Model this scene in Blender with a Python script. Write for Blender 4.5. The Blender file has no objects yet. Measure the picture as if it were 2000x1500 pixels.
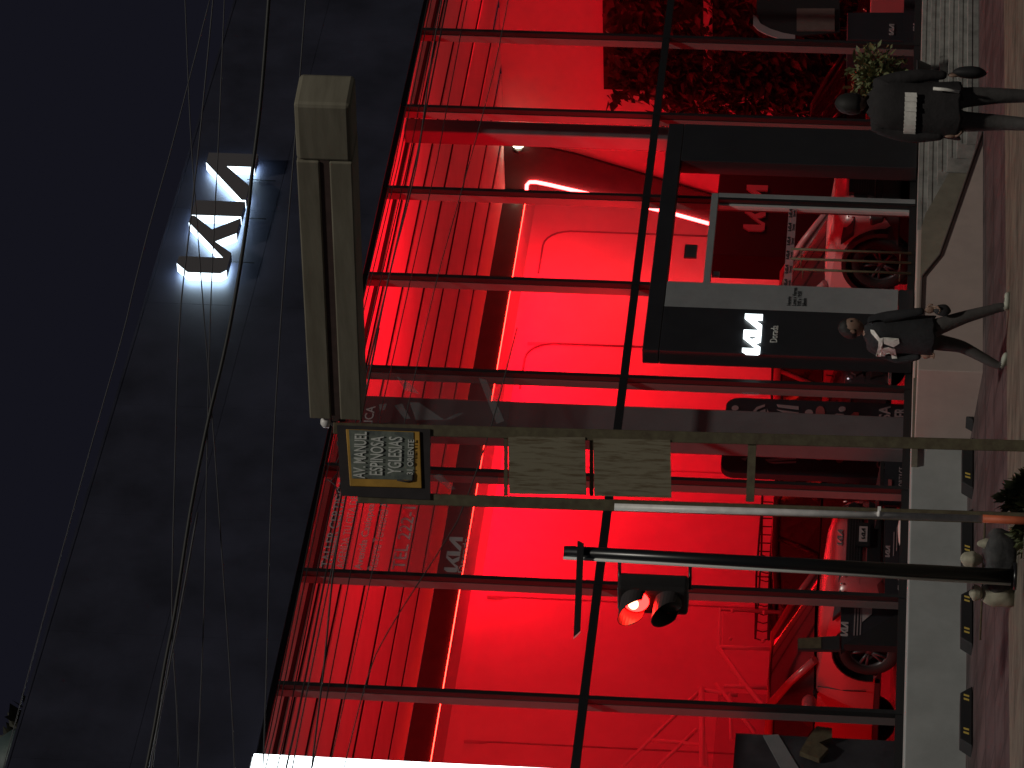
import bpy, bmesh, math, random
from mathutils import Vector, Matrix
random.seed(7)
S = bpy.context.scene
C = S.collection
RAD = math.radians

# ------------------------------------------------------------------ camera
# the photograph was taken with the phone turned: the picture's left side is the sky
CAM = Vector((-28.052, -25.740, 0.455)); YAW, PITCH, ROLL, FPX = 0.9123, 0.0950, 0.0397, 7328.26
_f = Vector((math.sin(YAW)*math.cos(PITCH), math.cos(YAW)*math.cos(PITCH), math.sin(PITCH)))
_r0 = Vector((math.cos(YAW), -math.sin(YAW), 0)); _u0 = _r0.cross(_f)
RT = _r0*math.cos(ROLL) + _u0*math.sin(ROLL)
UP = -_r0*math.sin(ROLL) + _u0*math.cos(ROLL)
cd = bpy.data.cameras.new('camera'); cam = bpy.data.objects.new('camera', cd); C.objects.link(cam)
cd.sensor_fit = 'HORIZONTAL'; cd.sensor_width = 36; cd.lens = FPX/2000*36
cd.clip_start = 0.5; cd.clip_end = 600
lx, ly, lz = -UP, RT, -_f
cam.matrix_world = Matrix(((lx.x, ly.x, lz.x, CAM.x), (lx.y, ly.y, lz.y, CAM.y), (lx.z, ly.z, lz.z, CAM.z), (0, 0, 0, 1)))
S.camera = cam

def ray(X, Y):
    return _f + RT*((1500-Y-750)/FPX) - UP*((X-1000)/FPX)
def at(X, Y, ax, val):            # picture point -> point on a wall / floor plane of the place
    d = ray(X, Y); i = 'xyz'.index(ax)
    return CAM + d*((val-CAM[i])/d[i])
def atd(X, Y, depth):
    return CAM + ray(X, Y)*depth

# ------------------------------------------------------------------ world and light
w = bpy.data.worlds.new('World'); S.world = w; w.use_nodes = True
bg = w.node_tree.nodes['Background']; bg.inputs[0].default_value = (0.0065, 0.0065, 0.0108, 1); bg.inputs[1].default_value = 1.0
sd = bpy.data.lights.new('street_light', 'SUN'); sd.energy = 1.05; sd.angle = RAD(3); sd.color = (1, 0.95, 0.84)
so = bpy.data.objects.new('street_light', sd); C.objects.link(so)
so.rotation_euler = Vector((0.34, 0.42, -0.86)).to_track_quat('-Z', 'Y').to_euler()
S.view_settings.view_transform = 'Standard'; S.view_settings.look = 'None'
S.view_settings.exposure = 0; S.view_settings.gamma = 1
RED = (1.0, 0.0015, 0.012)
def area(name, loc, direction, sx, sy, power, col=RED):
    l = bpy.data.lights.new(name, 'AREA'); l.shape = 'RECTANGLE'; l.size = sx; l.size_y = sy; l.energy = power; l.color = col
    o = bpy.data.objects.new(name, l); C.objects.link(o); o.location = loc
    o.rotation_euler = Vector(direction).to_track_quat('-Z', 'Y').to_euler()
    return o
area('showroom_fill_side', (-4.2, 6.6, 3.6), (1, -0.12, 0.12), 3.2, 4.6, 230)  # added fill from out of view at the left
area('showroom_lamp_cove', (17.6, 8.78, 6.12), (0, 1, -0.45), 8.4, 0.15, 300)
area('ceiling_fill_uplight', (8.2, 0.5, 2.95), (0, 0.5, 1), 4.0, 0.12, 300)  # added fill hidden behind the portal beam, brightens the ceiling
area('showroom_fill_end', (19.5, 1.6, 5.9), (-0.6, 0.7, -0.5), 1.5, 1.5, 130)  # added out-of-view fill at the right end

# ------------------------------------------------------------------ materials
def mat(name, col, rough=0.6, metal=0.0, noise=0.0, nscale=8.0, stretch=(1, 1, 1), col2=None, emit=None, es=1.0, bump=0.0, spec=None, thresh=None):
    m = bpy.data.materials.new(name); m.use_nodes = True
    nt = m.node_tree; p = nt.nodes['Principled BSDF']
    p.inputs['Base Color'].default_value = (*col, 1); p.inputs['Roughness'].default_value = rough; p.inputs['Metallic'].default_value = metal
    if spec is not None: p.inputs['Specular IOR Level'].default_value = spec
    if emit:
        p.inputs['Emission Color'].default_value = (*emit, 1); p.inputs['Emission Strength'].default_value = es
    if noise or col2 or bump:
        tc = nt.nodes.new('ShaderNodeTexCoord'); mp = nt.nodes.new('ShaderNodeMapping'); nz = nt.nodes.new('ShaderNodeTexNoise')
        mp.inputs['Scale'].default_value = stretch; nz.inputs['Scale'].default_value = nscale; nz.inputs['Detail'].default_value = 6
        nz.inputs['Roughness'].default_value = 0.62
        nt.links.new(tc.outputs['Object'], mp.inputs[0]); nt.links.new(mp.outputs[0], nz.inputs['Vector'])
        if noise or col2:
            cr = nt.nodes.new('ShaderNodeValToRGB')
            lo, hi = thresh or (0.32, 0.68)
            cr.color_ramp.elements[0].position = lo; cr.color_ramp.elements[1].position = hi
            a = col2 if col2 else tuple(c*(1-noise) for c in col)
            b = col if col2 else tuple(min(1, c*(1+noise)) for c in col)
            cr.color_ramp.elements[0].color = (*a, 1); cr.color_ramp.elements[1].color = (*b, 1)
            nt.links.new(nz.outputs['Fac'], cr.inputs[0]); nt.links.new(cr.outputs[0], p.inputs['Base Color'])
        if bump:
            bp = nt.nodes.new('ShaderNodeBump'); bp.inputs['Strength'].default_value = bump; bp.inputs['Distance'].default_value = 0.02
            nt.links.new(nz.outputs['Fac'], bp.inputs['Height']); nt.links.new(bp.outputs[0], p.inputs['Normal'])
    return m

def glass_mat(name, tint, refl=0.06):
    m = bpy.data.materials.new(name); m.use_nodes = True; nt = m.node_tree
    for n in list(nt.nodes): nt.nodes.remove(n)
    out = nt.nodes.new('ShaderNodeOutputMaterial'); mx = nt.nodes.new('ShaderNodeMixShader')
    tr = nt.nodes.new('ShaderNodeBsdfTransparent'); gl = nt.nodes.new('ShaderNodeBsdfGlossy'); lw = nt.nodes.new('ShaderNodeLayerWeight')
    mu = nt.nodes.new('ShaderNodeMath'); mu.operation = 'MULTIPLY'; mu.inputs[1].default_value = refl*4
    lw.inputs['Blend'].default_value = 0.25
    tr.inputs[0].default_value = (*tint, 1); gl.inputs['Roughness'].default_value = 0.03
    nt.links.new(lw.outputs['Fresnel'], mu.inputs[0]); nt.links.new(mu.outputs[0], mx.inputs[0])
    nt.links.new(tr.outputs[0], mx.inputs[1]); nt.links.new(gl.outputs[0], mx.inputs[2]); nt.links.new(mx.outputs[0], out.inputs[0])
    return m
def film_mat(name, col, opacity):
    m = bpy.data.materials.new(name); m.use_nodes = True; nt = m.node_tree
    for n in list(nt.nodes): nt.nodes.remove(n)
    out = nt.nodes.new('ShaderNodeOutputMaterial'); mx = nt.nodes.new('ShaderNodeMixShader'); mx.inputs[0].default_value = opacity
    tr = nt.nodes.new('ShaderNodeBsdfTransparent'); df = nt.nodes.new('ShaderNodeBsdfDiffuse'); df.inputs[0].default_value = (*col, 1)
    nt.links.new(tr.outputs[0], mx.inputs[1]); nt.links.new(df.outputs[0], mx.inputs[2]); nt.links.new(mx.outputs[0], out.inputs[0])
    return m

M = {}
M['white_wall'] = mat('painted_wall', (0.78, 0.76, 0.76), 0.7, noise=0.05, nscale=1.5)
M['ceiling'] = mat('ceiling_panel', (0.74, 0.72, 0.72), 0.7, noise=0.06, nscale=2.0)
M['seam_dark'] = mat('ceiling_void', (0.02, 0.02, 0.022), 0.9)
M['bulkhead'] = mat('bulkhead_shade', (0.05, 0.045, 0.05), 0.7, noise=0.15, nscale=3)  # dark colour holds the shade of a face turned from the LEDs
M['floor_tile'] = mat('showroom_tile', (0.11, 0.105, 0.105), 0.18, noise=0.05)
M['cladding'] = mat('dark_cladding', (0.036, 0.038, 0.062), 0.55, noise=0.35, nscale=1.2)
M['portal'] = mat('portal_panel', (0.022, 0.022, 0.025), 0.38, noise=0.12, nscale=3)
M['grey_panel'] = mat('grey_metal_panel', (0.26, 0.27, 0.28), 0.5, noise=0.08, nscale=6)
M['alu'] = mat('aluminium', (0.5, 0.5, 0.5), 0.4, metal=0.0, noise=0.06)
M['fin'] = mat('mullion_fin', (0.19, 0.15, 0.15), 0.5, noise=0.05)
M['cap'] = mat('mullion_cap', (0.012, 0.012, 0.013), 0.5)
M['glass'] = glass_mat('facade_glass', (0.93, 0.93, 0.93), 0.05)
M['film'] = film_mat('window_film', (0.09, 0.075, 0.08), 0.46)
M['film_text'] = film_mat('film_lettering', (0.46, 0.44, 0.45), 0.55)
M['film_art'] = film_mat('film_artwork', (0.30, 0.32, 0.33), 0.38)
M['concrete'] = mat('plinth_concrete', (0.40, 0.415, 0.41), 0.85, noise=0.10, nscale=2.5, bump=0.2)
M['step'] = mat('step_stone', (0.27, 0.265, 0.25), 0.8, noise=0.3, nscale=5, bump=0.3)
M['ramp'] = mat('ramp_concrete_red_spill', (0.47, 0.37, 0.335), 0.85, noise=0.08, nscale=2.5)  # red spill from the showroom is tinted into this concrete
M['rampline'] = mat('ramp_joint', (0.12, 0.09, 0.08), 0.9)
M['apron'] = mat('paver_apron', (0.105, 0.072, 0.074), 0.85, noise=0.18, nscale=3, stretch=(1, 3, 1), bump=0.2)
M['kerb'] = mat('kerb_concrete', (0.20, 0.18, 0.14), 0.85, noise=0.16, nscale=4, bump=0.3)
def paving(name, c1, c2, mortar, bw, bh, scale, msize):
    m = bpy.data.materials.new(name); m.use_nodes = True; nt = m.node_tree; p = nt.nodes['Principled BSDF']; p.inputs['Roughness'].default_value = 0.85
    tc = nt.nodes.new('ShaderNodeTexCoord'); br = nt.nodes.new('ShaderNodeTexBrick'); nz = nt.nodes.new('ShaderNodeTexNoise'); mx = nt.nodes.new('ShaderNodeMix'); mx.data_type = 'RGBA'; mx.blend_type = 'MULTIPLY'
    cr = nt.nodes.new('ShaderNodeValToRGB'); cr.color_ramp.elements[0].position = 0.36; cr.color_ramp.elements[0].color = (0.45, 0.43, 0.42, 1); cr.color_ramp.elements[1].position = 0.60; cr.color_ramp.elements[1].color = (1.1, 1.1, 1.1, 1)
    br.inputs['Color1'].default_value = (*c1, 1); br.inputs['Color2'].default_value = (*c2, 1); br.inputs['Mortar'].default_value = (*mortar, 1)
    br.inputs['Scale'].default_value = scale; br.inputs['Brick Width'].default_value = bw; br.inputs['Row Height'].default_value = bh; br.inputs['Mortar Size'].default_value = msize
    nz.inputs['Scale'].default_value = 1.7; nz.inputs['Detail'].default_value = 8; nz.inputs['Roughness'].default_value = 0.7
    nt.links.new(tc.outputs['Object'], br.inputs['Vector']); nt.links.new(tc.outputs['Object'], nz.inputs['Vector']); nt.links.new(nz.outputs['Fac'], cr.inputs[0])
    mx.inputs[0].default_value = 1.0; nt.links.new(br.outputs['Color'], mx.inputs[6]); nt.links.new(cr.outputs[0], mx.inputs[7]); nt.links.new(mx.outputs[2], p.inputs['Base Color'])
    return m
M['apron'] = paving('apron_pavers', (0.098, 0.066, 0.067), (0.078, 0.054, 0.056), (0.035, 0.027, 0.028), 1.1, 0.55, 1.0, 0.022)
M['slab'] = paving('sidewalk_slab', (0.185, 0.165, 0.125), (0.155, 0.138, 0.105), (0.06, 0.052, 0.04), 1.6, 1.1, 1.0, 0.02)
M['asphalt'] = mat('asphalt', (0.05, 0.05, 0.052), 0.9, noise=0.25, nscale=20)
M['rubber'] = mat('black_rubber', (0.018, 0.018, 0.02), 0.75, noise=0.1)
M['yellow'] = mat('yellow_reflector', (0.75, 0.55, 0.12), 0.4)
M['black'] = mat('black_paint', (0.012, 0.012, 0.014), 0.3)
M['black_matt'] = mat('black_matt', (0.014, 0.013, 0.015), 0.75)
M['white_paint'] = mat('white_paint', (0.75, 0.75, 0.73), 0.45)
M['pole_white'] = mat('pole_white', (0.85, 0.82, 0.81), 0.4, noise=0.15, nscale=10)
M['pole_orange'] = mat('pole_orange', (0.55, 0.12, 0.05), 0.6, noise=0.2, nscale=12)
M['post'] = mat('rusty_post', (0.15, 0.13, 0.075), 0.7, noise=0.3, nscale=14, col2=(0.09, 0.065, 0.04))
M['sign_plate'] = mat('dark_sign_back', (0.035, 0.028, 0.03), 0.7, noise=0.2)
M['sign_orange'] = mat('sign_orange', (0.55, 0.30, 0.05), 0.6, noise=0.2, nscale=6)
M['sign_grey'] = mat('sign_faded_field', (0.22, 0.25, 0.21), 0.6, noise=0.0, nscale=14, col2=(0.085, 0.10, 0.10))
M['sign_letter'] = mat('sign_letter', (0.60, 0.61, 0.58), 0.6, noise=0.15, nscale=20)
M['beige'] = mat('weathered_beige', (0.255, 0.225, 0.155), 0.7, nscale=5, stretch=(9, 9, 0.22), col2=(0.13, 0.092, 0.05), thresh=(0.34, 0.52))
M['beam_beige'] = mat('beam_beige', (0.275, 0.25, 0.19), 0.75, nscale=3, stretch=(0.6, 0.6, 5), col2=(0.19, 0.17, 0.125))
M['beam_brown'] = mat('beam_brown', (0.085, 0.052, 0.046), 0.8, noise=0.2)
M['led'] = mat('led_strip', (0.8, 0.2, 0.2), 0.5, emit=(1, 0.016, 0.010), es=34)
M['led_bright'] = mat('led_strip_bright', (0.8, 0.3, 0.3), 0.5, emit=(1, 0.06, 0.06), es=18)
M['spot'] = mat('spot_lamp', (0.8, 0.8, 0.7), 0.5, emit=(1, 0.9, 0.6), es=12)
M['logo_light'] = mat('logo_light', (0.9, 0.95, 1), 0.5, emit=(0.74, 0.91, 1.0), es=3.2)
M['logo_back'] = mat('logo_back_light', (0.9, 0.95, 1), 0.5, emit=(0.55, 0.79, 1.0), es=19)
M['logo_face'] = mat('logo_face', (0.16, 0.15, 0.16), 0.6)
M['lightbox'] = mat('lit_panel', (0.9, 0.95, 1), 0.5, emit=(0.86, 0.97, 1.0), es=5)
M['pylon_logo'] = mat('pylon_logo', (0.9, 0.95, 1), 0.5, emit=(0.85, 0.97, 1.0), es=2.6)
M['dim_logo'] = mat('dim_letter', (0.62, 0.55, 0.55), 0.6)
M['stripe'] = film_mat('door_stripe', (0.5, 0.3, 0.32), 0.55)
M['car_glass'] = mat('car_glass', (0.02, 0.018, 0.02), 0.06)
M['tyre'] = mat('tyre_rubber', (0.012, 0.012, 0.012), 0.8)
M['rim'] = mat('wheel_rim', (0.07, 0.07, 0.075), 0.4, metal=0.3)
M['car_white'] = mat('car_paint_white_red_lit', (0.55, 0.30, 0.31), 0.25)  # red showroom light mixed into the colour of a white car
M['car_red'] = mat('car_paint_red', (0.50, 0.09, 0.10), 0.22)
M['car_dark'] = mat('car_paint_dark', (0.035, 0.03, 0.034), 0.18)
M['trim'] = mat('black_plastic', (0.015, 0.015, 0.016), 0.45)
M['chrome'] = mat('bright_trim', (0.7, 0.7, 0.7), 0.2, metal=0.8)
M['headlight'] = mat('headlight', (0.06, 0.055, 0.06), 0.08)
M['drl'] = mat('daytime_lamp', (0.9, 0.9, 0.95), 0.4, emit=(0.8, 0.9, 1), es=0.5)
M['plate'] = mat('plate_card', (0.45, 0.38, 0.38), 0.6)
M['board'] = mat('board_black', (0.02, 0.02, 0.026), 0.6, noise=0.1)
M['doodle'] = mat('board_drawing', (0.33, 0.26, 0.27), 0.7)
M['doodle_red'] = mat('board_red_drawing', (0.32, 0.08, 0.08), 0.7)
M['column'] = mat('column_plaster', (0.17, 0.15, 0.16), 0.75, noise=0.08, nscale=3)
M['dark_panel'] = mat('dark_partition', (0.022, 0.019, 0.024), 0.6, noise=0.12)
M['rail'] = mat('stair_rail', (0.85, 0.75, 0.75), 0.4)
M['rail_glass'] = film_mat('rail_glass', (0.25, 0.2, 0.2), 0.18)
M['leaf_dark'] = mat('plant_wall_leaf', (0.055, 0.045, 0.04), 0.55, noise=0.5, nscale=3)
M['leaf_green'] = mat('shrub_leaf', (0.12, 0.14, 0.055), 0.6, noise=0.5, nscale=9)
M['leaf_night'] = mat('verge_leaf', (0.085, 0.10, 0.04), 0.6, noise=0.5, nscale=9)
M['terracotta'] = mat('dark_pot', (0.03, 0.028, 0.03), 0.7)
M['rock'] = mat('boulder', (0.40, 0.375, 0.29), 0.9, noise=0.25, nscale=6, bump=0.6)
M['rubble'] = mat('rubble', (0.10, 0.10, 0.10), 0.95, nscale=7, col2=(0.03, 0.03, 0.034), bump=0.9)
M['soil'] = mat('planter_soil', (0.05, 0.045, 0.035), 0.95, noise=0.4, nscale=12, bump=0.6)
M['signal_body'] = mat('signal_housing', (0.02, 0.018, 0.018), 0.5)
M['signal_red'] = mat('signal_red_lens', (0.9, 0.1, 0.05), 0.3, emit=(1, 0.006, 0.005), es=32)
M['signal_off'] = mat('signal_dark_lens', (0.05, 0.045, 0.04), 0.25)
M['cable'] = mat('cable_black', (0.02, 0.02, 0.02), 0.6)
M['cable_grey'] = mat('cable_grey', (0.05, 0.05, 0.058), 0.6)
M['skin'] = mat('skin', (0.24, 0.145, 0.105), 0.6)
M['hair'] = mat('hair', (0.012, 0.010, 0.009), 0.7)
M['jacket'] = mat('jacket_black', (0.017, 0.017, 0.020), 0.85, noise=0.2, nscale=12, bump=0.5)
M['jacket2'] = mat('jacket_dark', (0.020, 0.017, 0.018), 0.85, noise=0.2, nscale=12, bump=0.5)
M['trousers'] = mat('trousers_grey', (0.062, 0.056, 0.054), 0.85, noise=0.2, nscale=12, bump=0.4)
M['trousers2'] = mat('trousers_dark', (0.072, 0.066, 0.064), 0.85, noise=0.2, nscale=12, bump=0.4)
M['shoe_white'] = mat('shoe_white', (0.42, 0.43, 0.36), 0.6, noise=0.15, nscale=20)
M['white_cloth'] = mat('white_cloth', (0.80, 0.77, 0.72), 0.8, noise=0.15, nscale=20)
M['bright_form'] = mat('white_form', (0.85, 0.84, 0.8), 0.35, noise=0.1, nscale=10)

# ------------------------------------------------------------------ builders
def link(o, parent=None):
    C.objects.link(o)
    if parent: o.parent = parent
    return o
class MB:
    def __init__(s): s.bm = bmesh.new(); s.mi = 0
    def _faces(s, fs):
        for f in fs: f.material_index = s.mi
    def box(s, x0, x1, y0, y1, z0, z1):
        v = [s.bm.verts.new((x, y, z)) for x in (x0, x1) for y in (y0, y1) for z in (z0, z1)]
        q = [(0, 1, 3, 2), (4, 6, 7, 5), (0, 4, 5, 1), (2, 3, 7, 6), (0, 2, 6, 4), (1, 5, 7, 3)]
        s._faces([s.bm.faces.new([v[i] for i in k]) for k in q]); return s
    def hexa(s, p):                      # 8 points: bottom ring 4, top ring 4
        v = [s.bm.verts.new(q) for q in p]
        for k in ((3, 2, 1, 0), (4, 5, 6, 7), (0, 1, 5, 4), (1, 2, 6, 5), (2, 3, 7, 6), (3, 0, 4, 7)):
            f = s.bm.faces.new([v[i] for i in k]); f.material_index = s.mi
        return s
    def prism(s, pts, ax, a, b):         # pts: 2D polygon in the plane normal to ax, extruded a..b
        def P(p, t):
            return {'x': (t, p[0], p[1]), 'y': (p[0], t, p[1]), 'z': (p[0], p[1], t)}[ax]
        va = [s.bm.verts.new(P(p, a)) for p in pts]; vb = [s.bm.verts.new(P(p, b)) for p in pts]
        n = len(pts)
        fs = [s.bm.faces.new(va), s.bm.faces.new(vb[::-1])]
        for i in range(n):
            fs.append(s.bm.faces.new((va[i], vb[i], vb[(i+1) % n], va[(i+1) % n])))
        s._faces(fs); return s
    def face(s, pts):
        f = s.bm.faces.new([s.bm.verts.new(p) for p in pts]); f.material_index = s.mi; return s
    def tube(s, pts, r, n=8, closed=False):
        pts = [Vector(p) for p in pts]; rs = r if isinstance(r, (list, tuple)) else [r]*len(pts)
        rings = []; ref = None
        for i, p in enumerate(pts):
            t = (pts[min(i+1, len(pts)-1)] - pts[max(i-1, 0)]).normalized()
            if ref is None: ref = Vector((0, 0, 1)) if abs(t.z) < 0.9 else Vector((1, 0, 0))
            a = t.cross(ref).normalized(); b = a.cross(t).normalized(); ref = b
            rings.append([s.bm.verts.new(p + (a*math.cos(2*math.pi*k/n) + b*math.sin(2*math.pi*k/n))*rs[i]) for k in range(n)])
        for i in range(len(rings)-1):
            for k in range(n):
                f = s.bm.faces.new((rings[i][k], rings[i][(k+1) % n], rings[i+1][(k+1) % n], rings[i+1][k])); f.material_index = s.mi; f.smooth = True
        s._faces([s.bm.faces.new(rings[0][::-1]), s.bm.faces.new(rings[-1])]); return s
    def lathe(s, prof, n=24, c=(0, 0, 0), ax='z', caps=True):      # prof: (radius, height)
        rings = []
        for r, h in prof:
            rr = []
            for k in range(n):
                a = 2*math.pi*k/n; x, y = r*math.cos(a), r*math.sin(a)
                q = {'z': (x, y, h), 'x': (h, x, y), 'y': (x, h, y)}[ax]
                rr.append(s.bm.verts.new((q[0]+c[0], q[1]+c[1], q[2]+c[2])))
            rings.append(rr)
        for i in range(len(rings)-1):
            for k in range(n):
                f = s.bm.faces.new((rings[i][k], rings[i][(k+1) % n], rings[i+1][(k+1) % n], rings[i+1][k])); f.material_index = s.mi; f.smooth = True
        for rr in ((rings[0], rings[-1]) if caps else ()):
            try: s._faces([s.bm.faces.new(rr)])
            except ValueError: pass
        return s
    def blob(s, c, rx, ry, rz, seg=12, jitter=0.0, rnd=random):
        m = bmesh.ops.create_icosphere(s.bm, subdivisions=3 if seg > 8 else 2, radius=1)
        for v in m['verts']:
            j = 1 + jitter*(math.sin(v.co.x*5.1+c[0]*9)+math.sin(v.co.y*6.3+c[1]*7)+math.sin(v.co.z*4.7+c[2]*5))/3
            v.co = Vector((v.co.x*rx*j+c[0], v.co.y*ry*j+c[1], v.co.z*rz*j+c[2]))
        for f in {f for v in m['verts'] for f in v.link_faces}: f.material_index = s.mi; f.smooth = True
        return s
    def build(s, name, mats, parent=None, bevel=0.0, smooth=False):
        bmesh.ops.recalc_face_normals(s.bm, faces=s.bm.faces[:])
        me = bpy.data.meshes.new(name); s.bm.to_mesh(me); s.bm.free()
        for m in (mats if isinstance(mats, list) else [mats]): me.materials.append(m)
        if smooth:
            for p in me.polygons: p.use_smooth = True
        o = bpy.data.objects.new(name, me); link(o, parent)
        if bevel:
            b = o.modifiers.new('bevel', 'BEVEL'); b.width = bevel; b.segments = 2; b.limit_method = 'ANGLE'; b.angle_limit = RAD(40)
        return o
def thing(name, label, cat, loc=(0, 0, 0), rz=0.0, group=None):
    o = bpy.data.objects.new(name, None); link(o); o.location = loc; o.rotation_euler = (0, 0, rz)
    return tag(o, label, cat, group)
def tag(o, label, cat, group=None):
    o['label'] = label; o['category'] = cat
    if group: o['group'] = group
    return o
def struct(o, kind='structure'):
    o['kind'] = kind; return o

def text_mesh(body, name, x0, x1, z0, z1, y, m, parent=None, depth=0.004, bold=0.0, face=-1):
    """lettering standing in an x-z plane, fitted to a box; readable from -y"""
    cu = bpy.data.curves.new(name, 'FONT'); cu.body = body; cu.extrude = 0.5; cu.offset = bold; cu.resolution_u = 3
    o = bpy.data.objects.new(name, cu); C.objects.link(o)
    dg = bpy.context.evaluated_depsgraph_get(); me = bpy.data.meshes.new_from_object(o.evaluated_get(dg))
    bpy.data.objects.remove(o); bpy.data.curves.remove(cu)
    xs = [v.co.x for v in me.vertices]; ys = [v.co.y for v in me.vertices]; zs = [v.co.z for v in me.vertices]
    ax, bx, ay, by, az, bz = min(xs), max(xs), min(ys), max(ys), min(zs), max(zs)
    for v in me.vertices:
        X = x0+(v.co.x-ax)/(bx-ax)*(x1-x0); Z = z0+(v.co.y-ay)/(by-ay)*(z1-z0); D = y-(v.co.z-az)/(bz-az)*depth
        v.co = (X, D, Z)
    me.materials.clear(); me.materials.append(m); me.name = name
    o = bpy.data.objects.new(name, me); link(o, parent); return o

LOGO = [
    [(0.56, 1.0), (0.30, 1.0), (0.0, 0.74), (0.0, 0.10), (0.12, 0.0), (0.74, 0.0), (1.12, 0.37), (1.44, 0.0), (2.0, 0.0), (1.56, 0.50), (2.03, 0.92), (2.03, 1.0), (1.78, 1.0), (0.56, 0.14)],
    [(2.05, 1.0), (2.05, 0.0), (2.60, 0.0), (2.60, 1.0)],
    [(2.66, 0.0), (2.66, 0.08), (4.02, 1.0), (4.40, 1.0), (4.40, 0.0), (3.90, 0.0), (3.90, 0.56), (3.20, 0.0)]]
def logo(mb, x0, x1, z0, z1, ya, yb, skew=0.0):
    for poly in LOGO:
        mb.prism([(x0+p[0]/4.4*(x1-x0), z0+p[1]*(z1-z0)) for p in poly], 'y', ya, yb)
    return mb

# ------------------------------------------------------------------ ground
def gz(y):
    return -0.60 if y > -0.95 else max(-0.93, -0.60-0.10*(-0.95-y))
def strip(name, y0, y1, z_off, m, x0=-60, x1=80):
    mb = MB(); n = 6
    ys = [y0+(y1-y0)*i/n for i in range(n+1)]
    for a, b in zip(ys[:-1], ys[1:]):
        mb.face([(x0, a, gz(a)+z_off), (x1, a, gz(a)+z_off), (x1, b, gz(b)+z_off), (x0, b, gz(b)+z_off)])
    bmesh.ops.remove_doubles(mb.bm, verts=mb.bm.verts[:], dist=1e-5)
    return struct(mb.build(name, m))
mb = MB(); mb.face([(-160, -7.2, -1.08), (160, -7.2, -1.08), (160, -160, -1.08), (-160, -160, -1.08)])
mb.face([(-160, 160, -1.2), (160, 160, -1.2), (160, -7.2, -1.2), (-160, -7.2, -1.2)])
struct(mb.build('road', M['asphalt']))
strip('parking_apron', -0.9, -3.62, 0.0, M['apron'])
mb = MB(); mb.box(-60, 80, -7.2, -3.62, -1.4, -0.855)
o = mb.build('sidewalk', M['slab'], bevel=0.03); struct(o)

# plinth, steps and ramp
bd = thing('showroom_plinth', 'long plain grey concrete plinth wall carrying the glass front', 'plinth', (0, -0.5, -0.6))
def P(o, root):                       # parent keeping world position
    o.parent = root; o.matrix_parent_inverse = root.matrix_basis.inverted() if False else Matrix.Translation(-Vector(root.location)) @ Matrix()
    return o
def root_inv(root):
    return (Matrix.Translation(root.location) @ root.rotation_euler.to_matrix().to_4x4()).inverted()
def put(o, root):
    o.parent = root; o.matrix_parent_inverse = root_inv(root); return o
mb = MB(); mb.box(-9, 4.40, -0.90, -0.02, -0.95, -0.015); put(mb.build('wall_face', M['concrete'], bevel=0.012), bd)
mb = MB(); mb.box(4.42, 7.3, -0.86, -0.02, -0.95, -0.018); put(mb.build('landing', M['ramp'], bevel=0.012), bd)
mb = MB(); mb.box(2.9, 4.40, -0.935, -0.90, -0.075, -0.012); put(mb.build('coping', M['kerb']), bd)

t = thing('entrance_ramp', 'pale concrete ramp sloping down to the right below the entrance doors', 'ramp', (5.5, -1.6, -0.6))
mb = MB(); mb.prism([(4.42, -0.9), (4.42, -0.03), (6.1, -0.06), (7.1, -0.06), (7.35, -0.10), (9.05, -0.62), (9.05, -0.9)], 'y', -1.04, -0.87); put(mb.build('back_cheek', M['kerb']), t)
mb = MB(); mb.prism([(3.15, -1.0), (3.15, -0.035), (4.78, -0.05), (5.19, -0.235), (5.97, -0.385), (7.62, -0.70), (7.62, -1.0)], 'y', -2.0, -1.05); put(mb.build('ramp_body', M['ramp'], bevel=0.01), t)
mb = MB(); mb.tube([(3.6, -2.01, -0.04), (4.78, -2.01, -0.055), (5.19, -2.01, -0.24), (5.97, -2.01, -0.39), (7.62, -2.01, -0.705)], 0.016, 6); put(mb.build('edge_angle', M['rampline']), t)

t = thing('entrance_steps', 'wide flight of low grey stone steps right of the entrance', 'steps', (13, -0.8, -0.6))
for i in range(6):
    z1 = -0.02-0.105*i; y0 = -0.45-0.20*i
    mb = MB(); mb.box(7.32 if y0 > -0.85 else 8.2, 30, y0-0.20, -0.03 if i == 0 else y0+0.012, -0.95, z1)
    mb.box(7.32 if y0 > -0.85 else 8.2, 30, y0-0.207, y0-0.2005, z1-0.05, z1+0.002)
    o = put(mb.build('step', M['step'], bevel=0.008), t)

# ------------------------------------------------------------------ showroom building
W = 1.7847; H = 6.4
B = thing('showroom_building', 'tall glass fronted car showroom glowing red under a dark panelled parapet', 'building', (8, 0, 0))
def bpart(mb, name, m, **k): return put(mb.build(name, m, **k), B)
mb = MB()
xs = [-9.0+1.92*i for i in range(18)]
for i in range(17):
    for (a, b) in ((6.4, 7.62), (7.624, 8.84)):
        mb.box(xs[i]+0.002, xs[i+1]-0.002, -0.10, -0.02, a, b)
bpart(mb, 'cladding', M['cladding'])
mb = MB(); mb.box(-9, 23.6, -0.02, 0.02, 6.46, 8.84); mb.box(-9, 23.6, 0.02, 11, 6.95, 7.1); bpart(mb, 'roof', M['seam_dark'])
mb = MB(); mb.box(-9, 23.6, -0.104, 0.1, 8.842, 8.87); bpart(mb, 'parapet_cap', M['cladding'])
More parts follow.
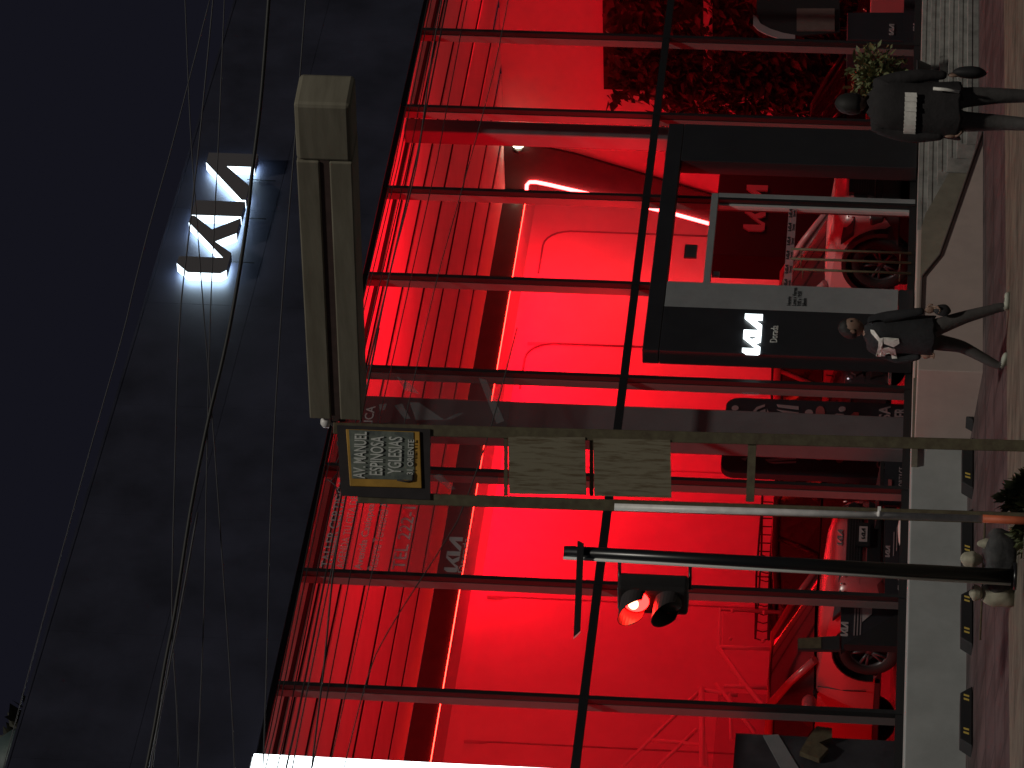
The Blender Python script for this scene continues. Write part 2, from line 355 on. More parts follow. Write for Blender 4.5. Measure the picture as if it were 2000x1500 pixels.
# ceiling boards with open joints
mb = MB(); ys = [0.06, 0.62, 0.90, 1.07, 1.23, 2.20, 2.37, 3.55, 3.74, 4.88, 5.07, 6.10, 6.28, 7.25, 7.43, 8.44]
for a, b in zip(ys[0::2], ys[1::2]): mb.box(-9, 21.28, a, b, 6.40, 6.415)
bpart(mb, 'ceiling', M['ceiling'])
mb = MB(); mb.box(-9, 21.28, 0.05, 8.5, 6.50, 6.52); bpart(mb, 'ceiling_void', M['seam_dark'])
mb = MB(); mb.box(-9, 21.27, 8.45, 8.60, 6.06, 6.395); bpart(mb, 'bulkhead', M['bulkhead'])
mb = MB(); mb.box(-9, 24.6, 8.605, 10.35, 6.17, 6.20); bpart(mb, 'soffit', M['white_wall'])
mb = MB(); mb.box(-9, 24.6, 10.3, 10.45, 0, 6.17); bpart(mb, 'back_wall', M['white_wall'])
mb = MB(); R_ = 0.42
for i in range(6):
    xr = 22.62-3.1*i; xl = xr-3.06; zt = 5.92
    pts = [(xl, 0.0), (xr, 0.0), (xr, zt-R_)] + [(xr-R_+R_*math.cos(a), zt-R_+R_*math.sin(a)) for a in [RAD(k) for k in range(10, 91, 10)]] + [(xl, zt)]
    mb.prism(pts, 'y', 10.235, 10.299)
bpart(mb, 'wall_panelling', M['white_wall'])
for i in range(2):
    xr = 22.62-3.1*i; zt = 5.92; mb = MB()
    mb.tube([(xr+0.01, 10.22, 0.1), (xr+0.01, 10.22, zt-R_)] + [(xr-R_+R_*math.cos(a), 10.22, zt-R_+R_*math.sin(a)) for a in [RAD(k) for k in range(15, 91, 15)]] + [(xr-1.2, 10.22, zt)], 0.016, 5)
    bpart(mb, 'panel_joint', M['grey_panel'])
mb = MB()
mb.prism([(0.02, 0), (8.9, 0), (9.62, 0.0), (9.3, 1.6), (8.98, 3.04), (8.62, 4.44), (8.30, 5.80), (8.28, 6.0), (8.36, 6.055), (8.445, 6.06), (8.445, 6.40), (0.02, 6.40)], 'x', 21.30, 21.5)
bpart(mb, 'side_wall', M['white_wall'])
mb = MB(); mb.prism([(7.50, 6.39), (7.73, 5.29), (8.46, 3.0), (8.90, 1.5), (9.30, 1.5), (8.96, 3.04), (8.60, 4.44), (8.27, 5.80), (8.25, 5.98), (8.34, 6.05), (8.44, 6.06), (8.44, 6.39)], 'x', 21.24, 21.296); bpart(mb, 'angled_panel', M['bulkhead'])
mb = MB(); mb.box(24.5, 24.7, 8.0, 10.4, 0, 6.3); bpart(mb, 'alcove_wall', M['white_wall'])
mb = MB(); mb.box(-9, -8.8, 0, 10.4, 0, 6.9); bpart(mb, 'end_wall', M['white_wall'])
mb = MB(); mb.box(-9, 24.6, -0.015, 10.4, -0.15, 0.0); bpart(mb, 'floor', M['floor_tile'])
mb = MB(); mb.tube([(-8, 8.44, 6.038), (21.2, 8.44, 6.038)], 0.0065, 6); bpart(mb, 'led_strip', M['led'])
mb = MB(); mb.tube([(21.22, 8.43, 6.05), (21.22, 8.345, 6.045), (21.22, 8.285, 6.0), (21.22, 8.28, 5.90), (21.22, 8.32, 5.70), (21.22, 8.62, 4.44), (21.22, 8.79, 3.74), (21.22, 9.01, 3.0), (21.22, 9.3, 1.8)], 0.030, 8); bpart(mb, 'led_strip', M['led_bright'])
for k, (X, Y, r_) in enumerate(((1008, 385, 0.04), (1012, 283, 0.095))):
    p = at(X, Y, 'y', 8.38) if k == 0 else at(X, Y, 'x', 21.2)
    mb = MB(); mb.blob(p, r_*0.6, r_*0.6, r_, 8); mb.mi = 1; mb.tube([p+Vector((0.02, 0.05, 0)), p+Vector((0.08, 0.14, 0.03))], r_*0.8, 8)
    bpart(mb, 'spot_lamp', [M['spot'], M['black']])
# columns behind the glass
for (x0, x1, y0, y1) in ((4.84, 5.42, 0.40, 0.61), (10.84, 11.13, 0.40, 0.59)):
    mb = MB(); mb.box(x0, x1, y0, y1, 0, 6.39); bpart(mb, 'column', M['column'], bevel=0.02)
# curtain wall
mb = MB(); mb.box(-0.028, 0.028, -0.07, -0.012, 0, 6.4); mul = bpart(mb, 'mullion', M['cap'])
mb = MB(); mb.box(-0.016, 0.016, 0.012, 0.105, 0, 6.38); fin = mb.build('fin', M['fin']); fin.parent = mul
mul.location.x = -3*W
for i in range(-2, 13):
    a = mul.copy(); C.objects.link(a); a.location.x = i*W
    b = fin.copy(); C.objects.link(b); b.parent = a
for (z0, z1, nm) in ((3.165, 3.255, 'transom'), (0.0, 0.07, 'bottom_rail'), (6.34, 6.398, 'top_rail')):
    mb = MB(); mb.box(-9, 21.4, -0.062, -0.014, z0, z1); bpart(mb, nm, M['cap'])
for i in range(-3, 12):
    for (z0, z1) in ((0.07, 3.165), (3.255, 6.34)):
        if i == 4 and z0 < 1: continue
        mb = MB(); mb.face([(i*W+0.02, 0, z0), ((i+1)*W-0.02, 0, z0), ((i+1)*W-0.02, 0, z1), (i*W+0.02, 0, z1)]); bpart(mb, 'window_pane', M['glass'])

# ------------------------------------------------------------------ sliding door inside the portal
D = thing('entrance_door', 'aluminium framed glass entrance door with three slim upright pull bars', 'door', (8.0, 0, 0))
def dpart(mb, name, m, **k): return put(mb.build(name, m, **k), D)
mb = MB(); mb.box(7.15, 9.02, -0.075, -0.01, 2.345, 2.43); dpart(mb, 'header_rail', M['grey_panel'], bevel=0.005)
mb = MB(); mb.box(8.945, 9.03, -0.075, -0.01, 0.0, 2.343); dpart(mb, 'frame_post', M['grey_panel'], bevel=0.005)
mb = MB(); mb.box(8.86, 8.942, -0.008, 0.05, 0.06, 2.34); mb.box(7.15, 8.942, -0.008, 0.05, 0.0, 0.06); dpart(mb, 'leaf_frame', M['alu'])
mb = MB(); mb.face([(7.15, 0.02, 0.06), (8.86, 0.02, 0.06), (8.86, 0.02, 2.34), (7.15, 0.02, 2.34)]); dpart(mb, 'door_glass', M['glass'])
mb = MB(); mb.face([(7.15, 0.02, 2.43), (9.0, 0.02, 2.43), (9.0, 0.02, 3.16), (7.15, 0.02, 3.16)]); dpart(mb, 'fanlight', M['glass'])
sp = mb = MB(); mb.box(7.16, 8.86, 0.005, 0.012, 1.405, 1.50); st = dpart(mb, 'warning_stripe', M['stripe'])
for i in range(6):
    xa = 7.25+0.285*i
    mb = MB(); logo(mb, xa, xa+0.17, 1.46, 1.493, 0.0, 0.004); o = put(mb.build('logo_mark', M['black_matt']), st)
    o = text_mesh('Dorada', 'lettering', xa+0.02, xa+0.15, 1.42, 1.445, 0.003, M['black_matt'], st); o.matrix_parent_inverse = (D.matrix_basis if False else Matrix())
for X0, Y0, X1, Y1 in ((1545, 484, 1784, 497), (1545, 503, 1786, 516), (1548, 523, 1786, 537)):
    a = at(X0, Y0, 'y', -0.12); b = at(X1, Y1, 'y', -0.12); b.z = max(b.z, 0.03); xm = (a.x+b.x)/2
    mb = MB(); mb.tube([(xm, -0.12, a.z), (xm, -0.12, 0.03)], 0.015, 10)
    mb.tube([(xm, -0.12, a.z-0.12), (xm, 0.0, a.z-0.12)], 0.008, 6); mb.tube([(xm, -0.12, 0.16), (xm, 0.0, 0.16)], 0.008, 6)
    dpart(mb, 'pull_handle', M['post'])
p = at(1349, 492, 'y', -0.03); mb = MB(); mb.box(p.x-0.13, p.x+0.13, -0.05, -0.02, p.z-0.075, p.z+0.075); dpart(mb, 'sensor', M['grey_panel'], bevel=0.01)
p = at(1399, 534, 'y', -0.03); mb = MB(); mb.box(p.x-0.05, p.x+0.05, -0.03, 0.0, p.z-0.04, p.z+0.04); dpart(mb, 'lock_box', M['grey_panel'], bevel=0.01)

# ------------------------------------------------------------------ entrance portal with pylon
Q = thing('entrance_portal', 'black boxed entrance portal framing the door, lit white logo on its left pylon', 'portal', (7.5, -0.2, 0))
def qpart(mb, name, m, **k): return put(mb.build(name, m, **k), Q)
PY = -0.27
def xa(X, Y): return at(X, Y, 'y', PY).x
xl = xa(1500, 692); x1 = xa(1500, 605); x2 = xa(1500, 555); xr0 = xa(1500, 318); xr1 = xa(1500, 247)
ztop = 3.02
mb = MB(); mb.box(xl, x1, PY, -0.075, 0.0, 2.83); pyl = qpart(mb, 'pylon', M['portal'], bevel=0.008)
mb = MB(); mb.box(x1+0.003, x2, PY+0.006, -0.075, 0.17, 2.83); gp = qpart(mb, 'grey_panel', M['grey_panel'], bevel=0.006)
mb = MB(); mb.box(x1+0.003, x2, PY+0.012, -0.075, 0.0, 0.165); qpart(mb, 'kick_plate', M['portal'])
mb = MB(); mb.box(xl, xr1, PY, -0.075, 2.833, ztop); qpart(mb, 'top_beam', M['portal'], bevel=0.008)
mb = MB(); mb.box(xr0, xr1, PY, -0.075, 0.0, 2.83); qpart(mb, 'pillar', M['portal'], bevel=0.008)
mb = MB(); z0 = at(1487, 652, 'y', PY-0.03).z; z1_ = at(1452, 652, 'y', PY-0.03).z
la = at(1470, 690, 'y', PY-0.03).x; lb = at(1470, 613, 'y', PY-0.03).x
logo(mb, la, lb, z0, z1_, PY-0.03, PY-0.004); lg = put(mb.build('lit_logo', M['pylon_logo']), Q)
a = at(1518, 668, 'y', PY-0.01); b = at(1505, 635, 'y', PY-0.01)
o = text_mesh('Dorada', 'lettering', a.x, b.x, a.z, at(1505, 650, 'y', PY-0.01).z, PY-0.003, M['sign_letter']); put(o, Q)
for i, s_ in enumerate(('Horario', 'Lunes a Viernes', '9:00 a 19:00', 'Sábado')):
    X = 1541+i*10; p = at(X, 580, 'y', PY)
    o = text_mesh(s_, 'lettering', x1+0.10, x1+0.10+0.022*len(s_)+0.02, p.z-0.025, p.z+0.02, PY+0.004, M['portal']); put(o, Q)

# ------------------------------------------------------------------ roof logo, light box, window film
K = thing('rooftop_logo', 'large white edge lit logo letters glowing on the dark parapet', 'sign', (8, -0.2, 8.2))
z0, z1_ = 7.955, 8.56; x0, x1_ = 6.74, 9.22
mb = MB(); logo(mb, x0, x1_, z0, z1_, -0.275, -0.160); o = mb.build('letters', [M['logo_light'], M['logo_face'], M['logo_back']])
for p in o.data.polygons:
    n = p.normal
    # the front faces are dark; the left and lower edges carry the light tubes
    p.material_index = 2 if n.y > 0.5 else (0 if n.x < -0.35 else 1)
put(o, K)
for z in (7.88, 8.02, 8.30, 8.50):
    pass
for x in (7.2, 8.1, 8.9):
    mb = MB(); mb.tube([(x, -0.12, 8.05), (x, -0.11, 7.7)], 0.006, 5); put(mb.build('feed_wire', M['cable']), K)

L = thing('light_box', 'tall blazing white lit panel at the left end of the glass front', 'light box', (-1.8, -0.25, 5))
mb = MB(); mb.box(-2.6, -1.35, -0.34, -0.30, 3.0, 6.36); put(mb.build('lit_face', M['lightbox']), L)
mb = MB(); mb.box(-2.62, -1.345, -0.30, -0.09, 2.98, 6.38); put(mb.build('case', M['alu']), L)

G = thing('window_graphic', 'smoky translucent film with pale service lettering on the upper glass', 'window film', (3.5, -0.02, 5.4))
mb = MB(); mb.face([(W+0.03, -0.008, 4.445), (3*W-0.03, -0.008, 4.445), (3*W-0.03, -0.008, 6.34), (W+0.03, -0.008, 6.34)]); put(mb.build('film', M['film']), G)
def gtext(s_, X0, Y0, X1, Y1, m='film_text', bold=0.0):
    a = at((X0+X1)/2+12, Y0, 'y', -0.01); top = at(X0, Y0, 'y', -0.01).z; bot = at(X1, Y0, 'y', -0.01).z; b = at(X0, Y1, 'y', -0.01)
    o = text_mesh(s_, 'lettering', a.x, b.x, bot, top, -0.010, M[m], depth=0.001, bold=bold); put(o, G)
gtext('TALLER CERTIFICADO', 625, 1108, 646, 905, bold=0.01)
gtext('FABRICA', 700, 870, 718, 792, bold=0.01)
gtext('AGENDA TU CITA DE SERVICIO', 656, 1110, 671, 905)
gtext('Avenida Casiopea #5', 691, 1113, 711, 960, bold=0.01)
gtext('Reserva Territorial Atlix', 717, 1113, 736, 960)
gtext('TEL 222-169 4', 764, 1113, 790, 930, bold=0.01)
mb = MB(); a = at(893, 1118, 'y', -0.01); b = at(866, 1048, 'y', -0.01); zb = at(893, 1118, 'y', -0.01).z; logo(mb, a.x, b.x, zb, at(866, 1118, 'y', -0.01).z, -0.0115, -0.0095)
put(mb.build('logo_mark', M['film_text']), G)
gtext('Dorada', 894, 1119, 906, 1050)
def G2(pts):
    mb = MB(); mb.face([at(X, Y, 'y', -0.0095) for X, Y in pts]); put(mb.build('artwork', M['film_art']), G)
G2([(770, 792), (785, 788), (802, 818), (790, 818)]); G2([(800, 786), (818, 786), (868, 820), (812, 820)])
G2([(935, 738), (950, 742), (985, 822), (970, 828)]); G2([(890, 808), (908, 806), (885, 818), (868, 820)])
G2([(775, 735), (800, 748), (820, 770), (790, 762)]); G2([(740, 790), (756, 788), (752, 800), (742, 803)])
G2([(846, 930), (860, 925), (890, 955), (878, 957)])

# ------------------------------------------------------------------ wheel stops on the apron
def wheel_stop(i, xc, label):
    t = thing('wheel_stop', label, 'wheel stop', (xc, -1.33, gz(-1.33)), 0, 'black wheel stops along the foot of the plinth')
    mb = MB(); h = 0.115; l = 0.42
    mb.prism([(-l, 0), (l, 0), (l-0.10, h), (-l+0.10, h)], 'y', -0.08, 0.08)
    o = mb.build('body', M['rubber'], t, bevel=0.008)
    for sx in (-1, 1):
        for d in (0.0, 0.055):
            mb = MB(); x = sx*0.235+d-0.03
            mb.prism([(x, 0.03), (x+0.022, 0.03), (x+0.042, 0.082), (x+0.020, 0.082)], 'y', -0.0835, -0.0795)
            mb.build('reflector', M['yellow'], t)
for i, (Y, lab) in enumerate(((1410, 'black rubber wheel stop nearest the white light box, at the left'), (1215, 'black rubber wheel stop just left of the upright flat boulder'),
                     (1056, 'black rubber wheel stop partly behind the pale round boulder'), (915, 'black rubber wheel stop between the two sign frame posts'),
                     (785, 'black rubber wheel stop right of the green sign frame post'), (632, 'black rubber wheel stop behind the walking legs below the lit pylon'))):
    wheel_stop(i, at(1900, Y, 'z', -0.62).x if False else at(1898, Y, 'y', -1.33).x, lab)

# ------------------------------------------------------------------ cars (built facing -y, origin under the front bumper)
def loft(mb, rings, caps=True, smooth=True):
    vs = [[mb.bm.verts.new(p) for p in r] for r in rings]; n = len(vs[0])
    for i in range(len(vs)-1):
        for k in range(n):
            f = mb.bm.faces.new((vs[i][k], vs[i][(k+1) % n], vs[i+1][(k+1) % n], vs[i+1][k])); f.smooth = smooth; f.material_index = mb.mi
    if caps:
        for r in (vs[0], vs[-1]):
            f = mb.bm.faces.new(r); f.material_index = mb.mi
def car(name, label, loc, rz, paint, Wd=1.84, Ln=4.4, Ht=1.50, belt=0.95, hood=0.93, wr=0.35, plate=None, suv=False, group='cars parked in the showroom', fog=False, rails=False, drl=False, fo=0.88):
    t = thing(name, label, 'car', loc, RAD(rz), group)
    hw = Wd/2; kb = belt; kh = hood
    st = [  # y, w lower, w shoulder, z bottom, z shoulder, z top
        (0.00, 0.66, 0.62, 0.30, kh*0.64, kh*0.72), (0.06, 0.80, 0.74, 0.22, kh*0.70, kh*0.80), (0.22, 0.90, 0.84, 0.18, kh*0.78, kh*0.89),
        (0.50, 0.975, 0.90, 0.18, kh*0.86, kh*0.955), (0.90, 1.0, 0.92, 0.19, kh*0.92, kh*1.0), (1.30, 1.0, 0.93, 0.20, kb*0.965, kh*1.035),
        (1.80, 0.985, 0.93, 0.21, kb*0.98, kb*1.01), (2.60, 0.985, 0.93, 0.21, kb, kb*1.02), (Ln-1.1, 1.0, 0.93, 0.21, kb*1.02, kb*1.04),
        (Ln-0.45, 0.98, 0.91, 0.24, kb*1.03, kb*1.06), (Ln-0.12, 0.92, 0.86, 0.28, kb*1.0, kb*1.05), (Ln, 0.80, 0.76, 0.36, kb*0.95, kb*0.99)]
    rings = []
    for y, wl, ws, zb, zs, zt in st:
        wl *= hw; ws *= hw; zm = zb+(zs-zb)*0.62
        half = [(wl*0.82, zb), (wl*0.965, zb+0.07), (wl*0.995, zb+0.24), (wl, zm), (ws, zs), (ws*0.84, zt-0.022), (ws*0.4, zt)]
        rings.append([(x, y, z) for x, z in half] + [(-x, y, z) for x, z in half[::-1]])
    mb = MB(); loft(mb, rings)
    body = mb.build('body', M[paint], t)
    # wheel openings
    wy = (fo, Ln-0.95)
    mb = MB()
    for y in wy: mb.tube([(-hw*1.2, y, wr), (hw*1.2, y, wr)], wr*1.17, 28)
    cut = mb.build('cutter', M['trim'], t)
    bo = body.modifiers.new('arch', 'BOOLEAN'); bo.operation = 'DIFFERENCE'; bo.object = cut; bo.solver = 'EXACT'
    dg = bpy.context.evaluated_depsgraph_get(); dg.update()
    me = bpy.data.meshes.new_from_object(body.evaluated_get(dg)); body.modifiers.clear(); body.data = me; me.name = 'body'
    me.materials.clear(); me.materials.append(M[paint])
    for p in me.polygons: p.use_smooth = True; p.material_index = 0
    try: me.set_sharp_from_angle(angle=RAD(38))
    except Exception: pass
    bpy.data.objects.remove(cut)
    # inner arches and sill
    mb = MB(); mb.box(-hw*0.80, hw*0.80, 0.3, Ln-0.3, 0.2, kb*0.86); mb.build('underbody', M['trim'], t)
    # cladding along arches
    for s in (-1, 1):
        for y in wy:
            mb = MB(); n = 18; a0 = RAD(-8)
            for i in range(n):
                a, b = a0+(math.pi-2*a0)*i/n, a0+(math.pi-2*a0)*(i+1)/n
                ri, ro = wr*1.16, wr*(1.30 if suv else 1.20); x0, x1 = s*hw*0.90, s*(hw*1.004+0.012)
                mb.hexa([(x0, y+ri*math.cos(a), wr+ri*math.sin(a)), (x0, y+ro*math.cos(a), wr+ro*math.sin(a)), (x0, y+ro*math.cos(b), wr+ro*math.sin(b)), (x0, y+ri*math.cos(b), wr+ri*math.sin(b)),
                         (x1, y+ri*math.cos(a), wr+ri*math.sin(a)), (x1, y+ro*math.cos(a), wr+ro*math.sin(a)), (x1, y+ro*math.cos(b), wr+ro*math.sin(b)), (x1, y+ri*math.cos(b), wr+ri*math.sin(b))])
            mb.build('arch_trim', M['trim'], t)
        mb = MB(); mb.box(s*hw*0.93, s*(hw*1.0+0.008), wy[0]+wr*1.25, wy[1]-wr*1.25, 0.215, 0.33 if suv else 0.27); mb.build('sill_trim', M['trim'], t)
        # door joints and handles
        for yy in (1.45, 2.5, 3.35):
            mb = MB(); mb.tube([(s*hw*0.995, yy, 0.36), (s*(hw*0.999+0.002), yy, kb*0.62), (s*hw*0.945, yy, kb*0.97)], 0.006, 5); mb.build('door_joint', M['trim'], t)
        for yy in (2.2, 3.1):
            mb = MB(); mb.tube([(s*(hw*0.975+0.014), yy, kb*0.86), (s*(hw*0.975+0.02), yy+0.09, kb*0.86), (s*(hw*0.975+0.014), yy+0.18, kb*0.86)], 0.014, 6); mb.build('door_handle', M[paint], t)
        for y in wy:
            cx = s*(hw-0.115)
            mb = MB(); r = wr
            mb.lathe([(0.001, -0.02), (r*0.62, -0.02), (r*0.62, -0.10), (r*0.90, -0.112), (r*0.985, -0.09), (r, -0.04), (r, 0.04), (r*0.985, 0.09), (r*0.90, 0.112), (r*0.62, 0.10), (r*0.62, 0.02), (0.001, 0.02)], 32, (cx, y, wr), 'x')
            wh = mb.build('wheel', M['tyre'], t)
            mb = MB(); o_ = s*0.075
            mb.lathe([(r*0.66, o_+s*0.02), (r*0.66, o_-s*0.10), (r*0.60, o_-s*0.10), (r*0.60, o_+s*0.02), (r*0.66, o_+s*0.02)], 32, (cx, y, wr), 'x', False)
            mb.lathe([(0.001, o_+s*0.012), (r*0.15, o_+s*0.012), (r*0.15, o_-s*0.02)], 16, (cx, y, wr), 'x')
            for k in range(5):
                for dk in (-0.13, 0.13):
                    a = 2*math.pi*k/5+dk+0.3
                    mb.tube([(cx+o_, y+r*0.12*math.cos(a), wr+r*0.12*math.sin(a)), (cx+o_-s*0.004, y+r*0.63*math.cos(a+dk*0.4), wr+r*0.63*math.sin(a+dk*0.4))], 0.019, 6)
            mb.build('rim', M['rim'], wh)
    # cabin
    yA, yR, yB, yC = 1.15, 2.0, Ln-(0.75 if suv else 1.15), Ln-(0.18 if suv else 0.35)
    wb, wt = hw*0.90, hw*0.66; zb = kb*1.0; zr = Ht-0.02
    def sect(y, z, wlow, wtop): return y, z, wlow, wtop
    def q(a, b, c, d, m=1):
        return [a, b, c, d]
    A0 = {s: Vector((s*wb*0.94, yA, zb*1.02)) for s in (-1, 1)}; A1 = {s: Vector((s*wt, yR, zr)) for s in (-1, 1)}
    B1 = {s: Vector((s*wt*0.97, yB, zr-0.03)) for s in (-1, 1)}; B0 = {s: Vector((s*wb*0.90, yC, kb*1.06)) for s in (-1, 1)}
    M0 = {s: Vector((s*wb*1.0, yR+0.1, zb*1.005)) for s in (-1, 1)}; N0 = {s: Vector((s*wb*1.0, yB-0.1, kb*1.03)) for s in (-1, 1)}
    mb = MB(); n = 6
    for i in range(n):
        for j in range(4):
            def W_(u, v):
                x = (A0[-1].lerp(A1[-1], v)).lerp(A0[1].lerp(A1[1], v), u); bow = 4*u*(1-u)
                return x + Vector((0, -0.13*bow*(1-v*0.5), 0.02*bow))
            mb.face([W_(i/n, j/4), W_((i+1)/n, j/4), W_((i+1)/n, (j+1)/4), W_(i/n, (j+1)/4)])
    bmesh.ops.remove_doubles(mb.bm, verts=mb.bm.verts[:], dist=1e-4); mb.build('windshield', M['car_glass'], t, smooth=True)
    for s in (-1, 1):
        mb = MB(); bulge = Vector((s*0.03, 0, 0))
        mb.face([A0[s], M0[s], A1[s].lerp(A1[s], 1), A1[s]+Vector((0, -0.002, 0))] if False else [A0[s], M0[s]+bulge, A1[s]])
        mb.face([M0[s]+bulge, N0[s]+bulge, B1[s], A1[s]]); mb.face([N0[s]+bulge, B0[s], B1[s]])
        mb.build('side_window', M['car_glass'], t)
        mb = MB(); up = Vector((0, 0, 0.012))
        mb.tube([A0[s]+Vector((s*0.02, -0.03, -0.01)), A0[s].lerp(A1[s], 0.5)+Vector((s*0.015, -0.02, 0.03)), A1[s]+up, A1[s].lerp(B1[s], 0.5)+up+Vector((s*0.005, 0, 0.03)), B1[s]+up, B0[s]+Vector((s*0.02, 0.02, 0))], [0.045, 0.045, 0.05, 0.05, 0.055, 0.09], 8)
        mb.tube([M0[s].lerp(N0[s], 0.42)+bulge, A1[s].lerp(B1[s], 0.40)], 0.035, 6)
        mb.build('pillar', M[paint], t)
        # mirror
        mb = MB(); mb.blob((s*(hw+0.12), 1.55, kb*1.06), 0.12, 0.075, 0.085, 12); mb.mi = 1; mb.tube([(s*hw*0.90, 1.55, kb*0.99), (s*(hw+0.06), 1.55, kb*1.0)], 0.03, 6)
        mb.build('mirror', [M[paint], M['trim']], t)
    mb = MB(); n = 8
    for i in range(n):
        for j in range(5):
            def T_(u, v):
                x = (A1[-1].lerp(B1[-1], v)).lerp(A1[1].lerp(B1[1], v), u)
                return x + Vector((0, 0, 0.045*(4*u*(1-u))+0.035*(4*v*(1-v))+0.01))
            mb.face([T_(i/n, j/5), T_((i+1)/n, j/5), T_((i+1)/n, (j+1)/5), T_(i/n, (j+1)/5)])
    bmesh.ops.remove_doubles(mb.bm, verts=mb.bm.verts[:], dist=1e-4)
    ro = mb.build('roof', M[paint], t, smooth=True); sm = ro.modifiers.new('s', 'SOLIDIFY'); sm.thickness = 0.03
    mb = MB(); mb.face([B1[-1], B1[1], B0[1], B0[-1]]); mb.build('rear_window', M['car_glass'], t)
    if rails:
        for s in (-1, 1):
            mb = MB(); mb.tube([(s*wt*0.9, yR+0.15, zr+0.02), (s*wt*0.9, yR+0.25, zr+0.09), (s*wt*0.9, yB-0.2, zr+0.09), (s*wt*0.9, yB-0.1, zr+0.02)], 0.018, 6); mb.build('roof_rail', M['trim'], t)
    # face
    def on(x, zf, y0=None): return x
    mb = MB(); mb.prism([(-0.55*hw, kh*0.50), (0.55*hw, kh*0.50), (0.66*hw, kh*0.63), (0.60*hw, kh*0.70), (-0.60*hw, kh*0.70), (-0.66*hw, kh*0.63)], 'y', -0.022, 0.12)
    gr = mb.build('grille', M['trim'], t, bevel=0.012)
    mb = MB()
    for i in range(5): mb.box(-0.5*hw, 0.5*hw, -0.032, -0.024, kh*0.53+i*0.030, kh*0.53+i*0.030+0.008)
    mb.build('slat', M['rim'], gr)
    if fog:
        mb = MB(); mb.prism([(-0.60*hw, kh*0.46), (0.60*hw, kh*0.46), (0.50*hw, kh*0.76), (-0.50*hw, kh*0.76)], 'y', -0.030, 0.1); mb.build('grille_surround', M['trim'], t, bevel=0.01)
        mb = MB(); mb.hexa([(-0.80*hw, -0.02, 0.17), (0.80*hw, -0.02, 0.17), (0.995*hw, 0.46, 0.17), (-0.995*hw, 0.46, 0.17), (-0.74*hw, -0.03, kh*0.37), (0.74*hw, -0.03, kh*0.37), (1.0*hw, 0.46, kh*0.42), (-1.0*hw, 0.46, kh*0.42)]); mb.build('bumper_cladding', M['trim'], t, bevel=0.015)
    mb = MB(); mb.prism([(-0.60*hw, kh*0.28), (0.60*hw, kh*0.28), (0.70*hw, kh*0.45), (-0.70*hw, kh*0.45)], 'y', -0.012, 0.12); mb.build('lower_intake', M['trim'], t, bevel=0.01)
    mb = MB(); mb.box(-0.70*hw, 0.70*hw, -0.015, 0.25, 0.19, 0.235); mb.build('front_lip', M['chrome'] if suv else M['trim'], t, bevel=0.01)
    for s in (-1, 1):
        mb = MB()
        mb.hexa([(s*0.64*hw, -0.005, kh*0.66), (s*0.955*hw, 0.26, kh*0.68), (s*0.93*hw, 0.36, kh*0.68), (s*0.64*hw, 0.1, kh*0.66),
                 (s*0.62*hw, 0.02, kh*0.765), (s*0.965*hw, 0.42, kh*0.83), (s*0.945*hw, 0.50, kh*0.83), (s*0.62*hw, 0.12, kh*0.765)])
        h_ = mb.build('headlight', M['headlight'], t, bevel=0.012)
        mb = MB()
        for k in range(3): mb.blob((s*(0.70+0.07*k)*hw, 0.015+0.055*k, kh*(0.725+0.012*k)), 0.014, 0.012, 0.014, 6)
        mb.build('lamp_dot', M['drl'] if drl else M['chrome'], h_)
        if fog:
            mb = MB(); mb.hexa([(s*0.62*hw, -0.02, kh*0.34), (s*0.86*hw, 0.10, kh*0.34), (s*0.86*hw, 0.3, kh*0.34), (s*0.62*hw, 0.2, kh*0.34), (s*0.66*hw, -0.02, kh*0.52), (s*0.90*hw, 0.12, kh*0.50), (s*0.90*hw, 0.3, kh*0.50), (s*0.66*hw, 0.2, kh*0.52)]); mb.build('fog_lamp', M['headlight'], t, bevel=0.03)
    if plate is not None:
        mb = MB(); mb.box(-0.20, 0.20, -0.055, -0.035, kh*0.42, kh*0.42+0.15); mb.mi = 1; mb.box(-0.13, 0.13, -0.060, -0.0555, kh*0.42+0.03, kh*0.42+0.12)
        pl = mb.build('number_plate', [M['trim'], M['plate']], t)
        mb = MB(); logo(mb, -0.09, 0.09, kh*0.42+0.055, kh*0.42+0.095, -0.064, -0.0605); mb.build('logo_mark', M['trim'], pl)
    mb = MB(); logo(mb, -0.13, 0.13, kh*0.745, kh*0.745+0.06, 0.0, 0.02)
    o = mb.build('badge', M['chrome'], t)
    return t

car('parked_car', 'red car at far left with an open black grille facing the glass', (3.98, 1.0, 0), 0, 'car_red', Ht=1.44, Ln=4.4, belt=0.93, hood=0.92, wr=0.345, plate=True)  # body painted red
car('parked_car', 'dark car with a basket rack on its roof, side on along the back wall', (13.9, 7.45, 0), 90, 'car_dark', Ht=1.62, Ln=4.45, belt=1.05, hood=1.0, wr=0.36, suv=True, rails=True)
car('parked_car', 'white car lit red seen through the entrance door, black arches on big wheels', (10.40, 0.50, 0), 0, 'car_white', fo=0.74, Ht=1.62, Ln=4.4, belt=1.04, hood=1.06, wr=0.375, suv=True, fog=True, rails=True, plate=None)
car('parked_car', 'almost black car showing a sliver between the lit pylon and the next mullion', (9.62, 2.6, 0), 0, 'car_dark', Ht=1.58, Ln=4.4, belt=1.0, hood=1.0, wr=0.36, suv=True, drl=True)
car('parked_car', 'dark car with thin red highlights behind the shrub at the right end', (18.3, 3.1, 0), 0, 'car_dark', Ht=1.46, Ln=4.4, belt=0.95, hood=0.95, wr=0.36)

